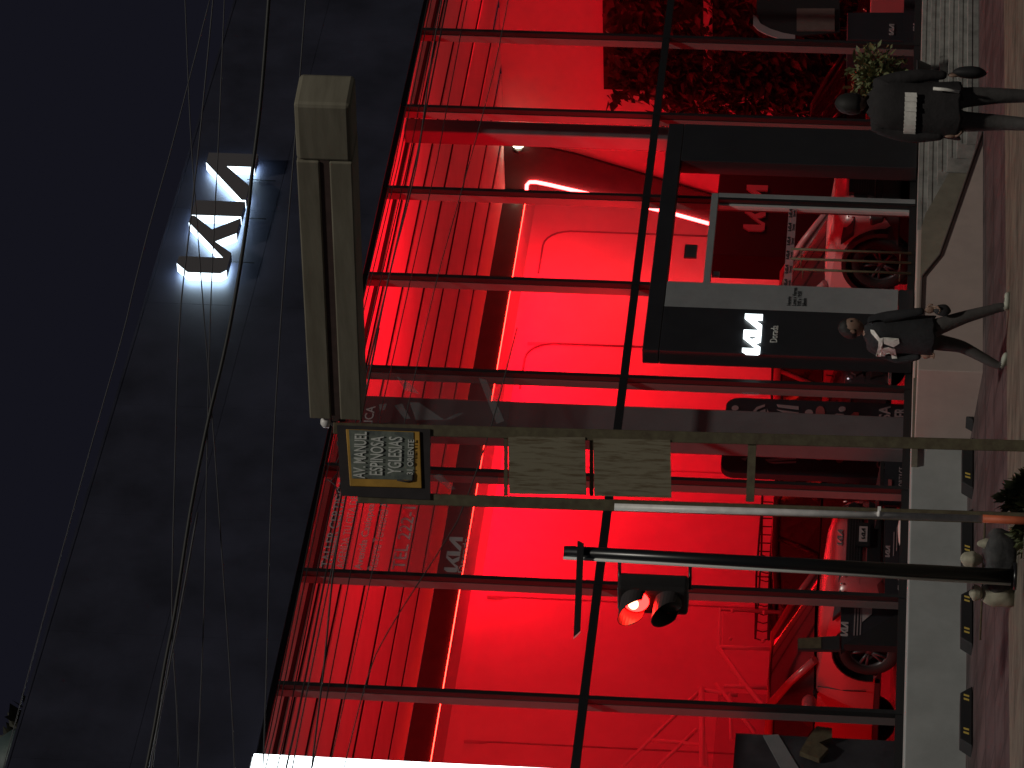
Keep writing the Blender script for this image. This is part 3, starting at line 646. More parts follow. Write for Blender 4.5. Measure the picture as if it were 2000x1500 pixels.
t = thing('roof_basket', 'black wire basket rack on the roof of the dark car', 'roof rack', (11.0, 7.45, 1.66))
mb = MB()
for z in (0.02, 0.2):
    mb.tube([(-0.85, -0.55, z), (0.9, -0.55, z), (0.9, 0.55, z), (-0.85, 0.55, z), (-0.85, -0.55, z)], 0.016 if z > 0.1 else 0.024, 6)
for i in range(11):
    x = -0.85+0.175*i
    for y in (-0.55, 0.55): mb.tube([(x, y, 0.02), (x-0.02, y*1.03, 0.11), (x, y, 0.2)], 0.009, 5)
    mb.tube([(x, -0.55, 0.02), (x, 0.55, 0.02)], 0.008, 5)
mb.build('basket', M['black'], t)
mb = MB(); mb.box(-0.6, -0.52, -0.6, 0.6, -0.05, 0.0); mb.box(0.52, 0.6, -0.6, 0.6, -0.05, 0.0); mb.build('crossbar', M['black'], t)

# ------------------------------------------------------------------ showroom furniture seen through the glass
def bezel_round(pts_w, pts_h, r, n=6):
    pass
t = thing('display_board', 'tall black board with rounded top corners and chalky drawings behind the glass', 'display board', (5.9, 1.25, 0))
mb = MB(); x0 = at(1500, 926, 'y', 1.25).x; x1_ = at(1500, 779, 'y', 1.25).x; zt = at(1413, 850, 'y', 1.25).z; rr = 0.16
arc = [(x1_-rr+rr*math.cos(RAD(a)), zt-rr+rr*math.sin(RAD(a))) for a in range(0, 91, 15)] + [(x0+rr+rr*math.cos(RAD(a)), zt-rr+rr*math.sin(RAD(a))) for a in range(90, 181, 15)]
mb.prism([(x0, 0.0), (x1_, 0.0)]+arc, 'y', 1.25, 1.33); put(mb.build('panel', M['board']), t)
def dood(poly, m='doodle'):
    mb = MB(); mb.prism([(at(X, Y, 'y', 1.245).x, at(X, Y, 'y', 1.245).z) for X, Y in poly], 'y', 1.242, 1.249); put(mb.build('drawing', M[m]), t)
def disc(X, Y, rx, ry): return [(X+rx*math.cos(RAD(a)), Y+ry*math.sin(RAD(a))) for a in range(0, 360, 30)]
dood([(1465, 810), (1478, 795), (1494, 790), (1494, 794), (1480, 800), (1470, 812)]); dood([(1474, 814), (1485, 803), (1495, 799), (1495, 812), (1490, 812), (1488, 806)])
dood([(1498, 798), (1503, 808), (1512, 818), (1498, 818)]); dood([(1517, 790), (1560, 794), (1560, 800), (1520, 795)]); dood([(1517, 800), (1560, 806), (1560, 815), (1540, 810)])
dood(disc(1436, 797, 7, 5)); dood(disc(1580, 806, 8, 6)); dood(disc(1602, 805, 9, 12), 'doodle_red'); dood(disc(1645, 799, 7, 5))
dood([(1616, 817), (1634, 808), (1648, 809), (1648, 815), (1632, 818)]); dood([(1655, 818), (1668, 805), (1678, 806), (1676, 814), (1664, 819)], 'doodle_red')
dood([(1690, 818), (1704, 814), (1704, 820)]); dood([(1448, 896), (1460, 893), (1456, 900)]); dood([(1495, 897), (1555, 893), (1555, 897), (1500, 902)]); dood([(1500, 903), (1555, 901), (1555, 904), (1512, 906)])
dood(disc(1640, 899, 7, 5), 'doodle_red'); dood(disc(1600, 893, 9, 6), 'doodle_red'); dood(disc(1430, 880, 6, 5)); dood(disc(1570, 890, 7, 5)); dood(disc(1684, 897, 6, 4))
for s_, Xa, Xb, Ya, Yb in (('C', 1711, 1733, 916, 902), ('A', 1711, 1733, 901, 890), ('SA', 1716, 1740, 819, 793), ('ER', 1747, 1770, 814, 798)):
    a = at(Xa, Ya, 'y', 1.245); b = at(Xb, Yb, 'y', 1.245); o = text_mesh(s_, 'lettering', a.x, b.x, b.z, a.z, 1.246, M['doodle'], bold=0.02); put(o, t)

t = thing('spec_stand', 'low black stand with a model name in pale letters, by the sign frame post', 'information stand', (5.0, 0.55, 0))
a = at(1700, 985, 'y', 0.55); b = at(1700, 900, 'y', 0.55)
mb = MB(); mb.prism([(0.0, 0.26), (0.35, 0.30), (0.35, 0.34), (0.0, 0.30)], 'x', a.x, b.x); p_ = mb.build('tray', M['black_matt']); p_.location.y = 0.55; put(p_, t)
mb = MB(); mb.box(a.x, b.x, 0.55, 0.58, 0.0, 0.255); put(mb.build('front', M['board']), t)
aa = at(1768, 960, 'y', 0.545); bb = at(1756, 912, 'y', 0.545); o = text_mesh('SPORTAGE', 'lettering', aa.x, bb.x, aa.z, bb.z, 0.547, M['doodle']); put(o, t)
mb = MB(); p = at(1738, 946, 'y', 0.54); mb.box(p.x-0.08, p.x+0.08, 0.535, 0.548, p.z-0.02, p.z+0.02); put(mb.build('tag', M['doodle_red']), t)

t = thing('price_stand', 'angled black price stand with a pale post, in front of the far left red car', 'information stand', (2.6, 0.45, 0))
def X_(X, Y): p = at(X, Y, 'y', 0.45); return (p.x, p.z)
mb = MB(); mb.prism([X_(1642, 1271), X_(1642, 1185), X_(1762, 1180), X_(1762, 1205)], 'y', 0.45, 0.50); put(mb.build('panel', M['board']), t)
mb = MB(); mb.prism([X_(1648, 1271), X_(1762, 1205), X_(1766, 1276)], 'y', 0.36, 0.445); put(mb.build('foot', M['black_matt']), t)
mb = MB(); mb.prism([X_(1558, 1270), X_(1558, 1248), X_(1640, 1243), X_(1640, 1271)], 'y', 0.44, 0.47); put(mb.build('post', M['terracotta']), t)
mb = MB(); mb.prism([X_(1559, 1268), X_(1559, 1249), X_(1604, 1246), X_(1604, 1268)], 'y', 0.434, 0.439); put(mb.build('card', M['post']), t)
mb = MB(); a = at(1656, 1242, 'y', 0.44); b = at(1641, 1214, 'y', 0.44); logo(mb, a.x, b.x, a.z, at(1641, 1242, 'y', 0.44).z, 0.441, 0.448); put(mb.build('logo_mark', M['plate']), t)
for k in range(3):
    mb = MB(); a = at(1668+6*k, 1240, 'y', 0.44); b = at(1668+6*k, 1188, 'y', 0.44); mb.box(a.x, b.x, 0.442, 0.449, a.z-0.006, a.z+0.006); put(mb.build('text_rule', M['doodle']), t)
mb = MB(); mb.prism([X_(1684, 1216), X_(1684, 1189), X_(1703, 1188), X_(1703, 1200)], 'y', 0.441, 0.448); put(mb.build('sticker', M['plate']), t)

t = thing('notice_board', 'low black leaning notice board with white letters at the foot of the glass', 'notice board', (3.9, 0.4, 0))
def N_(X, Y, y=0.40): p = at(X, Y, 'y', y); return (p.x, max(p.z, 0.0))
mb = MB(); mb.prism([N_(1728, 1165), N_(1728, 1010), N_(1768, 1008), N_(1768, 1168)], 'y', 0.40, 0.44); put(mb.build('panel', M['board']), t)
mb = MB(); a = at(1766, 1166, 'y', 0.395); b = at(1753, 1128, 'y', 0.395); logo(mb, a.x, b.x, max(a.z, 0.02), at(1753, 1160, 'y', 0.395).z, 0.392, 0.399); put(mb.build('logo_mark', M['doodle']), t)
mb = MB(); a = at(1738, 1088, 'y', 0.395); b = at(1729, 1066, 'y', 0.395); logo(mb, a.x, b.x, a.z, at(1729, 1088, 'y', 0.395).z, 0.392, 0.399); put(mb.build('logo_mark', M['doodle']), t)
for k in range(3):
    mb = MB(); a = at(1745+6*k, 1085-10*k, 'y', 0.39); mb.box(a.x, a.x+0.4, 0.392, 0.399, a.z-0.005, a.z+0.005); put(mb.build('text_rule', M['doodle']), t)
mb = MB(); random.seed(3)
pts = [atd_ for atd_ in (at(1772, 1012, 'y', 0.2), at(1774, 1028, 'y', 0.2), at(1776, 1044, 'y', 0.2), at(1775, 1060, 'y', 0.2), at(1773, 1073, 'y', 0.2))]
for p in pts: p.z = max(p.z, 0.03)
mb.tube(pts, [0.05, 0.065, 0.06, 0.05, 0.02], 8); o = mb.build('white_form', M['bright_form']); tag(o, 'small bright white curved form at the foot of the glass under the pale pole', 'bag')  # short white curved form, tapered at one end

t = thing('backdrop_partition', 'dark partition with pale logo letters behind the white car', 'partition', (14.9, 4.5, 0))
a = at(1395, 497, 'y', 4.5).x
mb = MB(); mb.box(a, 17.4, 4.5, 4.9, 0, 2.70); put(mb.build('panel', M['dark_panel'], bevel=0.01), t)
mb = MB(); p = at(1493, 452, 'y', 4.48); q_ = at(1464, 362, 'y', 4.48); logo(mb, p.x, q_.x, p.z, p.z+0.30, 4.47, 4.495); put(mb.build('logo_mark', M['dim_logo']), t)

# staircase rails at the left
t = thing('stair_railing', 'thin pale steel stair railing with glass infill at the left of the showroom', 'railing', (8, 6, 0))
def RL(X, Y): return at(X, Y, 'y', 6.0)
def rail(pts, r=0.022):
    r *= 1.25
    mb = MB(); mb.tube([RL(*p) for p in pts], r, 6); put(mb.build('rail', M['rail']), t)
rail([(1404, 1268), (1406, 1190), (1526, 1196), (1522, 1268), (1404, 1264)], 0.024)
rail([(1404, 1266), (1450, 1330), (1500, 1390), (1525, 1425)], 0.028); rail([(1398, 1335), (1438, 1385), (1475, 1432)], 0.022)
rail([(1414, 1340), (1516, 1344)]); rail([(1366, 1346), (1440, 1358)]); rail([(1366, 1350), (1300, 1415), (1215, 1498)], 0.02); rail([(1360, 1425), (1282, 1500)], 0.02)
rail([(1370, 1345), (1372, 1500)], 0.035); rail([(1425, 1350), (1428, 1445)], 0.02); rail([(1275, 1446), (1378, 1455), (1380, 1500)], 0.022)
mb = MB(); mb.face([RL(1412, 1262), RL(1412, 1196), RL(1520, 1200), RL(1518, 1262)]); put(mb.build('glass_infill', M['rail_glass']), t)
for X, Y in ((1430, 1197), (1492, 1200), (1427, 1251), (1490, 1255)):
    mb = MB(); mb.blob(RL(X, Y)+Vector((0, -0.03, 0)), 0.025, 0.03, 0.025, 8); put(mb.build('standoff', M['rail']), t)
mb = MB(); p = RL(1500, 1500); q_ = RL(1380, 1345); mb.box(p.x-1.5, q_.x, 6.05, 6.12, 0, q_.z-0.15); put(mb.build('side_panel', M['rail_glass']), t)

t = thing('reflection_silhouette', 'dark blue grey counter put in for reflections on the bottom left glass', 'silhouette', (0.2, 0.6, 0))
p = at(1437, 1500, 'y', 0.7); q_ = at(1437, 1432, 'y', 0.7)
mb = MB(); mb.box(p.x-2.2, q_.x, 0.7, 1.5, 0.0, q_.z); put(mb.build('body', mat('reflection_tone', (0.05, 0.05, 0.058), 0.5, noise=0.5, nscale=2.5)), t)  # made-up block, its mottled dark colour stands for reflections in the glass
mb = MB(); mb.prism([(at(X, Y, 'y', 0.69).x, at(X, Y, 'y', 0.69).z) for X, Y in ((1490, 1436), (1520, 1434), (1560, 1500), (1525, 1500))], 'y', 0.69, 0.70); put(mb.build('strip', M['grey_panel']), t)
mb = MB(); mb.prism([(at(X, Y, 'y', 0.62).x, at(X, Y, 'y', 0.62).z) for X, Y in ((1595, 1418), (1625, 1422), (1625, 1440), (1600, 1450), (1618, 1462), (1600, 1482), (1562, 1468), (1575, 1445))], 'y', 0.62, 0.68); put(mb.build('reflection_patch', M['post']), t)

# right hand end: plant wall, banner, kiosk, shrub
def leaves(mb, n, fn, size, rnd):
    for _ in range(n):
        p, out = fn(); L_ = size*(0.5+rnd.random()); Wd = L_*(0.35+0.25*rnd.random())
        a = Vector((rnd.uniform(-1, 1), rnd.uniform(-1, 1), rnd.uniform(-1, 0.6)))+out*0.9; a.normalize()
        b = a.cross(Vector((rnd.uniform(-1, 1), rnd.uniform(-1, 1), rnd.uniform(-1, 1)))).normalized(); c_ = a.cross(b)
        v = [p, p+a*L_*0.45+b*Wd*0.5+c_*0.05*L_, p+a*L_, p+a*L_*0.45-b*Wd*0.5+c_*0.05*L_]
        mb.face(v)
rnd = random.Random(11)
t = thing('plant_wall', 'big dark living wall of dense leaves at the right end of the showroom', 'plant wall', (21.1, 3.2, 0))
mb = MB(); mb.box(21.14, 21.28, -0.0+0.3, 6.42, 0.0, 4.78); put(mb.build('backing', M['soil']), t)
def pw():
    y = rnd.uniform(0.4, 6.5); z = rnd.uniform(0.25, 4.72)
    if rnd.random() < 0.22: y = rnd.uniform(5.9, 7.15-0.5*abs(math.sin(z*2.3))); z = rnd.uniform(0.6, 3.9)
    return Vector((21.13-rnd.random()*0.22, y, z)), Vector((-0.8, -0.1, -0.35))
mb = MB(); leaves(mb, 7000, pw, 0.20, rnd)
for (y, z, n_) in ((6.75, 3.75, 15), (6.5, 3.3, 13), (6.9, 2.6, 12), (6.6, 1.9, 12)):      # big fan leaves at the edge
    c0 = Vector((20.85, y, z))
    for k in range(n_):
        a = RAD(-160+k*320/n_); d = Vector((-0.1, math.cos(a), math.sin(a))); nrm = Vector((0, -math.sin(a), math.cos(a)))
        mb.face([c0+d*0.05, c0+d*0.28+nrm*0.028, c0+d*0.42, c0+d*0.28-nrm*0.028])
put(mb.build('foliage', M['leaf_dark']), t)
mb = MB(); mb.box(21.0, 21.06, -0.0+0.4, 6.1, 3.08, 3.22); p = at(1425, 130, 'x', 21.0); put(mb.build('rail', M['rail']), t)

t = thing('sail_banner', 'dark sail shaped banner with a pale curved edge before the plant wall', 'banner', (15.3, 1.4, 0))
def BN(X, Y, y=1.4): p = at(X, Y, 'y', y); return (p.x, p.z)
mb = MB(); mb.prism([BN(1478, 28), BN(1484, 45), BN(1500, 55), BN(1520, 62), BN(1550, 68), BN(1560, 70), BN(1640, 62), BN(1640, -30), BN(1478, -30)], 'y', 1.4, 1.42); put(mb.build('cloth', M['black_matt']), t)
mb = MB(); mb.prism([BN(1471, 30), BN(1471, 50), BN(1480, 60), BN(1495, 68), BN(1530, 80), BN(1553, 85), BN(1553, 70), BN(1530, 66), BN(1505, 58), BN(1486, 48), BN(1477, 34)], 'y', 1.385, 1.398); put(mb.build('pale_edge', M['doodle']), t)
mb = MB(); mb.prism([BN(1556, 20), BN(1630, 20), BN(1630, 62), BN(1556, 62)], 'y', 1.37, 1.395); put(mb.build('poster', mat('poster_card', (0.16, 0.11, 0.10), 0.7, noise=0.15)), t)
mb = MB(); mb.tube([(15.2, 1.45, 0.0), (15.2, 1.45, 1.6)], 0.025, 6); put(mb.build('pole', M['black']), t)
t = thing('kiosk', 'low black kiosk with a small pale logo behind the glass at the right', 'kiosk', (15.0, 1.2, 0))
def KI(X, Y, y=1.0): p = at(X, Y, 'y', y); return (p.x, max(p.z, 0.0))
mb = MB(); mb.prism([KI(1655, 24), KI(1655, 76), KI(1800, 80), KI(1800, 24)], 'y', 1.0, 1.5); put(mb.build('body', M['board'], bevel=0.01), t)
mb = MB(); mb.box(KI(1770, 110)[0], KI(1770, -20)[0], 0.95, 1.55, 0.0, 0.20); put(mb.build('base', M['board']), t)
mb = MB(); a = at(1746, 68, 'y', 0.99); b = at(1736, 47, 'y', 0.99); logo(mb, a.x, b.x, a.z, at(1736, 68, 'y', 0.99).z, 0.985, 0.997); put(mb.build('logo_mark', M['doodle']), t)
mb = MB(); a = at(1790, 66, 'y', 0.99); b = at(1783, 46, 'y', 0.94); logo(mb, a.x, b.x, max(a.z, 0.03), at(1783, 66, 'y', 0.94).z, 0.935, 0.947); put(mb.build('logo_mark', M['doodle']), t)

t = thing('red_gap_block', 'low block painted red for the lit gaps either side of the black kiosk', 'plinth', (17.6, 2.6, 0), RAD(-38))
mb = MB(); mb.box(-2.2, 1.6, -0.4, 0.4, 0.06, 0.66); mb.build('block', M['car_red'], t, bevel=0.02)  # added block, its red stands in for the lit wall in the gaps
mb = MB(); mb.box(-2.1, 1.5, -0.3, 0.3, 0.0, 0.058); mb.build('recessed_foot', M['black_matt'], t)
rnd = random.Random(5)
t = thing('potted_shrub', 'bushy green shrub in a dark pot behind the walker with the white stripe', 'shrub', (10.2, -0.95, 0))
c0 = at(1712, 150, 'y', -1.0)
def sh():
    a = rnd.uniform(0, 6.283); u = rnd.uniform(-1, 1); r = rnd.random()**0.5; s_ = math.sqrt(1-u*u)
    d = Vector((s_*math.cos(a), s_*math.sin(a), u)); return c0+Vector((d.x*0.40, d.y*0.40, d.z*0.36))*r*(0.8+0.3*math.sin(3*a)), d
mb = MB(); leaves(mb, 900, sh, 0.10, rnd); put(mb.build('foliage', M['leaf_green']), t)
mb = MB()
for k in range(6): mb.tube([(c0.x, c0.y, 0.0), c0+Vector((rnd.uniform(-0.2, 0.2), rnd.uniform(-0.2, 0.2), rnd.uniform(0, 0.2)))], 0.012, 5)
put(mb.build('stem', M['post']), t)
mb = MB(); mb.lathe([(0.16, -0.125), (0.22, 0.02), (0.235, 0.02), (0.235, 0.05), (0.20, 0.05), (0.19, 0.0)], 20, (c0.x, c0.y, 0.0)); put(mb.build('pot', M['terracotta']), t)

# ------------------------------------------------------------------ street furniture in front (turned square to the viewer)
def local(root_loc, X, Y, depth):
    p = atd(X, Y, depth)-Vector(root_loc); cs, sn = math.cos(YAW), math.sin(YAW)
    return Vector((p.x*cs-p.y*sn, p.x*sn+p.y*cs, p.z))       # local x to the right, y away
DS = 28.0; PX = DS/FPX
base = atd(1990, 930, DS); base = (base.x, base.y, -0.92)
t = thing('street_sign_frame', 'two post steel frame with a yellow edged street name sign above two rusty blank plates', 'street sign', base, -YAW)
def SL(X, Y, d=DS): return local(base, X, Y, d)
def post(pts, w_, name='post', m='post'):
    mb = MB(); n = len(pts)
    for (a, b) in zip(pts[:-1], pts[1:]):
        mb.hexa([(a.x-w_, a.y-w_, a.z), (a.x+w_, a.y-w_, a.z), (a.x+w_, a.y+w_, a.z), (a.x-w_, a.y+w_, a.z), (b.x-w_, b.y-w_, b.z), (b.x+w_, b.y-w_, b.z), (b.x+w_, b.y+w_, b.z), (b.x-w_, b.y+w_, b.z)])
    return mb.build(name, M[m], t, bevel=0.006)
for (xt, yt, yb) in ((652, 836, 870), (700, 971, 1012)):
    a = SL(xt, yt); b = SL(2000, yb if yb else yt); b.z = 0.0; post([b, a], 0.043)
a = SL(1470, 850); b = SL(1470, 980); mb = MB(); mb.box(a.x, b.x, -0.03 if False else a.y-0.03, a.y+0.03, a.z-0.03, a.z+0.03) if a.x < b.x else mb.box(b.x, a.x, a.y-0.03, a.y+0.03, a.z-0.03, a.z+0.03)
mb.build('crossbar', M['post'], t)
def quad(name, m, c, off, thick, rnd_=0.0, parent=None):
    """plate between four picture corners (top-left, top-right, bottom-right, bottom-left as the place stands)"""
    p = [SL(X, Y)+Vector((0, off, 0)) for X, Y in c]
    mb = MB(); mb.hexa([p[3]+Vector((0, -thick, 0)), p[2]+Vector((0, -thick, 0)), p[2], p[3], p[0]+Vector((0, -thick, 0)), p[1]+Vector((0, -thick, 0)), p[1], p[0]])
    return mb.build(name, M[m], parent or t, bevel=rnd_)
quad('back_plate', 'sign_plate', [(668, 968), (660, 830), (842, 838), (842, 976)], -0.046, 0.012)
quad('blank_plate', 'beige', [(996, 964), (994, 852), (1144, 854), (1146, 966)], -0.046, 0.012)
quad('blank_plate', 'beige', [(1162, 968), (1160, 856), (1310, 859), (1312, 972)], -0.046, 0.012)
for X in (985, 1152): quad('crossbar', 'post', [(X, 968), (X, 850), (X+7, 850), (X+7, 968)], 0.0, 0.03)
sg = quad('name_plate', 'sign_orange', [(686, 949), (678, 838), (822, 843), (826, 953)], -0.062, 0.010, 0.02)
quad('printed_field', 'sign_grey', [(690, 934), (684, 839), (810, 844), (812, 937)], -0.074, 0.003, 0.0, None).parent = t
def stext(s_, X0, X1, Ya, Yb, m='sign_letter', bold=0.012):
    a = SL(X1, Ya); b = SL(X0, Yb); o = text_mesh(s_, 'lettering', a.x, b.x, a.z, SL(X0, Ya).z, a.y-0.083, M[m], t, depth=0.004, bold=bold)
stext('AV. MANUEL', 692, 716, 934, 842); stext('ESPINOSA', 724, 750, 928, 851); stext('YGLESIAS', 759, 786, 926, 852); stext('31 ORIENTE', 797, 809, 927, 858)
mb = MB(); p = SL(812, 930)+Vector((0, -0.085, 0.01)); q2 = SL(790, 942)
mb.tube([SL(778, 937)+Vector((0, -0.081, 0)), SL(795, 940)+Vector((0, -0.081, 0)), SL(808, 938)+Vector((0, -0.081, 0)), SL(809, 926)+Vector((0, -0.081, 0))], 0.008, 6); mb.build('emblem_outline', M['sign_plate'], t)
mb = MB(); p = SL(637, 824); mb.lathe([(0.02, 0), (0.045, 0.01), (0.045, 0.05), (0.02, 0.07)], 14, (p.x, p.y, p.z-0.03)); mb.tube([SL(655, 834), SL(645, 826)], 0.012, 6); mb.build('photocell', M['pole_white'], t)
mb = MB()
for c in ([(655, 970), (663, 955), (648, 940), (660, 925)], [(664, 972), (655, 945), (640, 935)], [(668, 850), (660, 865), (668, 885), (658, 905)]):
    mb.tube([SL(*q)+Vector((0, -0.05, 0)) for q in c], 0.004, 4)
mb.build('loose_wire', M['cable_grey'], t)

# box beam held out over the road from the frame's post
A_ = atd(661, 789, DS); A2 = atd(634, 174, 25.7)
t = thing('box_beam', 'long weathered beige box beam with a brown slot, beside the street sign frame', 'beam', (A_.x, A_.y, A_.z), math.atan2(A2.y-A_.y, A2.x-A_.x))
Lb = math.hypot(A2.x-A_.x, A2.y-A_.y); hz = A2.z-A_.z
def beam(x0, x1, y0, y1, z0, z1, name, m, bev=0.01):
    mb = MB(); s0, s1 = hz*x0/Lb, hz*x1/Lb
    mb.hexa([(x0, y0, z0+s0), (x1, y0, z0+s1), (x1, y1, z0+s1), (x0, y1, z0+s0), (x0, y0, z1+s0), (x1, y0, z1+s1), (x1, y1, z1+s1), (x0, y1, z1+s0)])
    return mb.build(name, M[m], t, bevel=bev)
zl = Lb*0.83
for x0 in (0.0,):
    beam(0.0, zl, -0.16, 0.16, 0.035, 0.195, 'upper_box', 'beam_beige'); beam(0.0, zl, -0.16, 0.16, -0.195, -0.035, 'lower_box', 'beam_beige')
    beam(0.03, zl+0.003, -0.148, 0.148, -0.034, 0.034, 'slot', 'beam_brown', 0); beam(zl+0.004, Lb, -0.16, 0.16, -0.195, 0.195, 'end_box', 'beam_beige', 0.03)
beam(-0.16, 0.06, -0.03, 0.03, -0.05, 0.05, 'bracket', 'beam_brown', 0)

# white pole with orange foot
b0 = atd(1995, 1016, 27.6); bp_ = (b0.x, b0.y, -0.92)
t = thing('slim_pole', 'slim pale metal pole with an orange painted foot beside the sign frame', 'pole', bp_, -YAW)
a = local(bp_, 1200, 990, 27.6); c_ = local(bp_, 1920, 1013, 27.6); e_ = local(bp_, 2000, 1017, 27.6); e_.z = 0.0
mb = MB(); mb.tube([c_, a], 0.026, 12); mb.build('shaft', M['pole_white'], t)
mb = MB(); mb.tube([e_, c_+Vector((0, 0, 0.002))], 0.030, 12); mb.build('painted_foot', M['pole_orange'], t)
mb = MB(); q_ = local(bp_, 1717, 1002, 27.6); mb.lathe([(0.03, -0.012), (0.036, -0.012), (0.036, 0.012), (0.03, 0.012)], 12, (q_.x, q_.y, q_.z)); mb.box(q_.x+0.01, q_.x+0.05, q_.y-0.03, q_.y-0.02, q_.z-0.012, q_.z+0.012); mb.build('clamp', M['pole_white'], t)

# traffic light
DT = 32.0
g0 = atd(1988, 1126, DT); tb = (g0.x, g0.y, g0.z)
t = thing('traffic_light', 'black traffic light pole with its red lamp lit and a blade sign on top', 'traffic light', tb, -YAW)
def TL(X, Y, d=DT): return local(tb, X, Y, d)
a = TL(1101, 1077); b = TL(1986, 1126)
mb = MB(); mb.tube([b, a], [0.062, 0.050], 16); mb.build('pole', M['black'], t)
mb = MB(); mb.tube([b+Vector((-0.066, -0.02, 0.05)), a+Vector((-0.054, -0.02, 0))], 0.015, 6); mb.build('pole_highlight', M['white_paint'], t)  # white tube as the highlight down the pole's left edge
mb = MB(); mb.tube([b+Vector((0.0, 0, 0.0)), b+Vector((0, 0, 0.03))], 0.12, 16); mb.build('base_flange', M['black'], t)
p = TL(1132, 1143); Lh = 0.40; ang = RAD(4)
mb = MB(); mb.prism([(p.x-0.385, p.z-0.028), (p.x+0.36, p.z-0.028), (p.x+0.385, p.z+0.028), (p.x-0.44, p.z+0.028)], 'y', p.y-0.075, p.y-0.063)
mb.build('blade_sign', M['trim'], t)
mb = MB(); mb.prism([(p.x-0.455, p.z+0.028), (p.x-0.443, p.z+0.028), (p.x-0.388, p.z-0.028), (p.x-0.40, p.z-0.028)], 'y', p.y-0.08, p.y-0.058); mb.build('blade_edge', M['white_paint'], t)
# signal head: two lamps facing left and towards the viewer
hc = TL(1276, 1160); hrz = RAD(-38)
hd = MB(); w2, h2, d2 = 0.15, 0.30, 0.10
hd.box(-w2, w2, -d2, d2, -h2, h2); head = hd.build('signal_housing', M['signal_body'], t, bevel=0.03); head.location = hc; head.rotation_euler = (0, 0, hrz)
for zc, m in ((0.14, 'signal_red'), (-0.145, 'signal_off')):
    mb = MB(); mb.lathe([(0.001, -d2-0.045), (0.06, -d2-0.04), (0.105, -d2-0.02), (0.112, -d2-0.003)], 24, (0, 0, zc), 'y'); ln = mb.build('lens', M[m], head)
    if m == 'signal_red':
        mb = MB(); mb.blob((0, -d2-0.042, zc+0.02), 0.062, 0.012, 0.045, 10); mb.build('glowing_core', mat('lamp_core', (1, 0.8, 0.6), 0.4, emit=(1, 0.45, 0.22), es=6), ln)
    mb = MB(); n = 18; Lv = 0.25; r_ = 0.125
    for i in range(n):
        f0, f1 = -0.62+(math.pi+1.24)*i/n, -0.62+(math.pi+1.24)*(i+1)/n
        def vis(f_): return Lv*(0.62+0.38*math.sin(f_))
        for (ra, rb) in ((r_, r_+0.006),):
            mb.hexa([(ra*math.cos(f0), -d2, zc+ra*math.sin(f0)), (rb*math.cos(f0), -d2, zc+rb*math.sin(f0)), (rb*math.cos(f1), -d2, zc+rb*math.sin(f1)), (ra*math.cos(f1), -d2, zc+ra*math.sin(f1)),
                     (ra*0.96*math.cos(f0), -d2-vis(f0), zc+ra*0.96*math.sin(f0)+0.015), (rb*0.96*math.cos(f0), -d2-vis(f0), zc+rb*0.96*math.sin(f0)+0.015), (rb*0.96*math.cos(f1), -d2-vis(f1), zc+rb*0.96*math.sin(f1)+0.015), (ra*0.96*math.cos(f1), -d2-vis(f1), zc+ra*0.96*math.sin(f1)+0.015)])
    mb.build('visor', mat('visor_paint', (0.06, 0.05, 0.05), 0.35), head)
for X in (1210, 1348):
    a1 = TL(X, 1095); a2 = TL(X, 1128); a3 = TL(X+4, 1166)
    mb = MB(); mb.tube([a1, a2, Vector((a2.x-0.10, a2.y, a2.z)), Vector((hc.x+0.06, hc.y+0.02, a3.z))], 0.016, 6); mb.build('bracket', M['black'], t)

# planter at its foot
pb = atd(1990, 1110, 32.3); 
t = thing('kerb_block', 'beige concrete kerb block in front of the traffic light foot', 'kerb', tb, -YAW)
a = TL(1990, 1180); b = TL(1990, 1078); mb = MB(); mb.box(a.x, b.x, -0.22, 0.25, -0.35, a.z*0+TL(1989, 1126).z-0.005); mb.build('block', M['kerb'], t, bevel=0.02)
def rockthing(label, X, Y, rx, ry, rz, seed, m='rock', name='boulder', d=DT+0.35):
    p = atd(X, Y, d); o = MB(); random.seed(seed); o.blob((0, 0, 0), rx, ry, rz, 12)
    for v in o.bm.verts:
        n = v.co.normalized(); v.co *= 1+0.10*math.sin(n.x*4+seed)+0.08*math.sin(n.y*6+seed*2)+0.06*math.sin(n.z*7+seed*3)
    q = o.build(name, M[m]); q.location = p; q.rotation_euler = (0, 0, -YAW); tag(q, label, 'rock'); return q
rockthing('pale rounded boulder right of the traffic light pole', 1897, 1093, 0.078, 0.08, 0.085, 1)
rockthing('narrow upright pale boulder left of the traffic light pole', 1906, 1158, 0.078, 0.07, 0.055, 2)
rockthing('low crumbled pale rock under the upright boulder by the traffic light', 1953, 1158, 0.115, 0.09, 0.17, 4, 'rock')
rockthing('dark heap of rubble around the traffic light foot', 1955, 1095, 0.30, 0.22, 0.16, 6, 'rubble', 'rubble_heap')
rockthing('small pale stone right of the dark rubble heap', 1930, 1062, 0.05, 0.06, 0.09, 8)
p = atd(1920, 1110, DT+0.42); mb = MB(); mb.tube([(-0.62, 0, 0.0), (0.42, 0, 0.0)], 0.010, 6); o = mb.build('low_rail', M['post']); o.location = p; o.rotation_euler = (0, 0, -YAW); tag(o, 'thin rusty low rail over the dark rubble heap', 'rail')

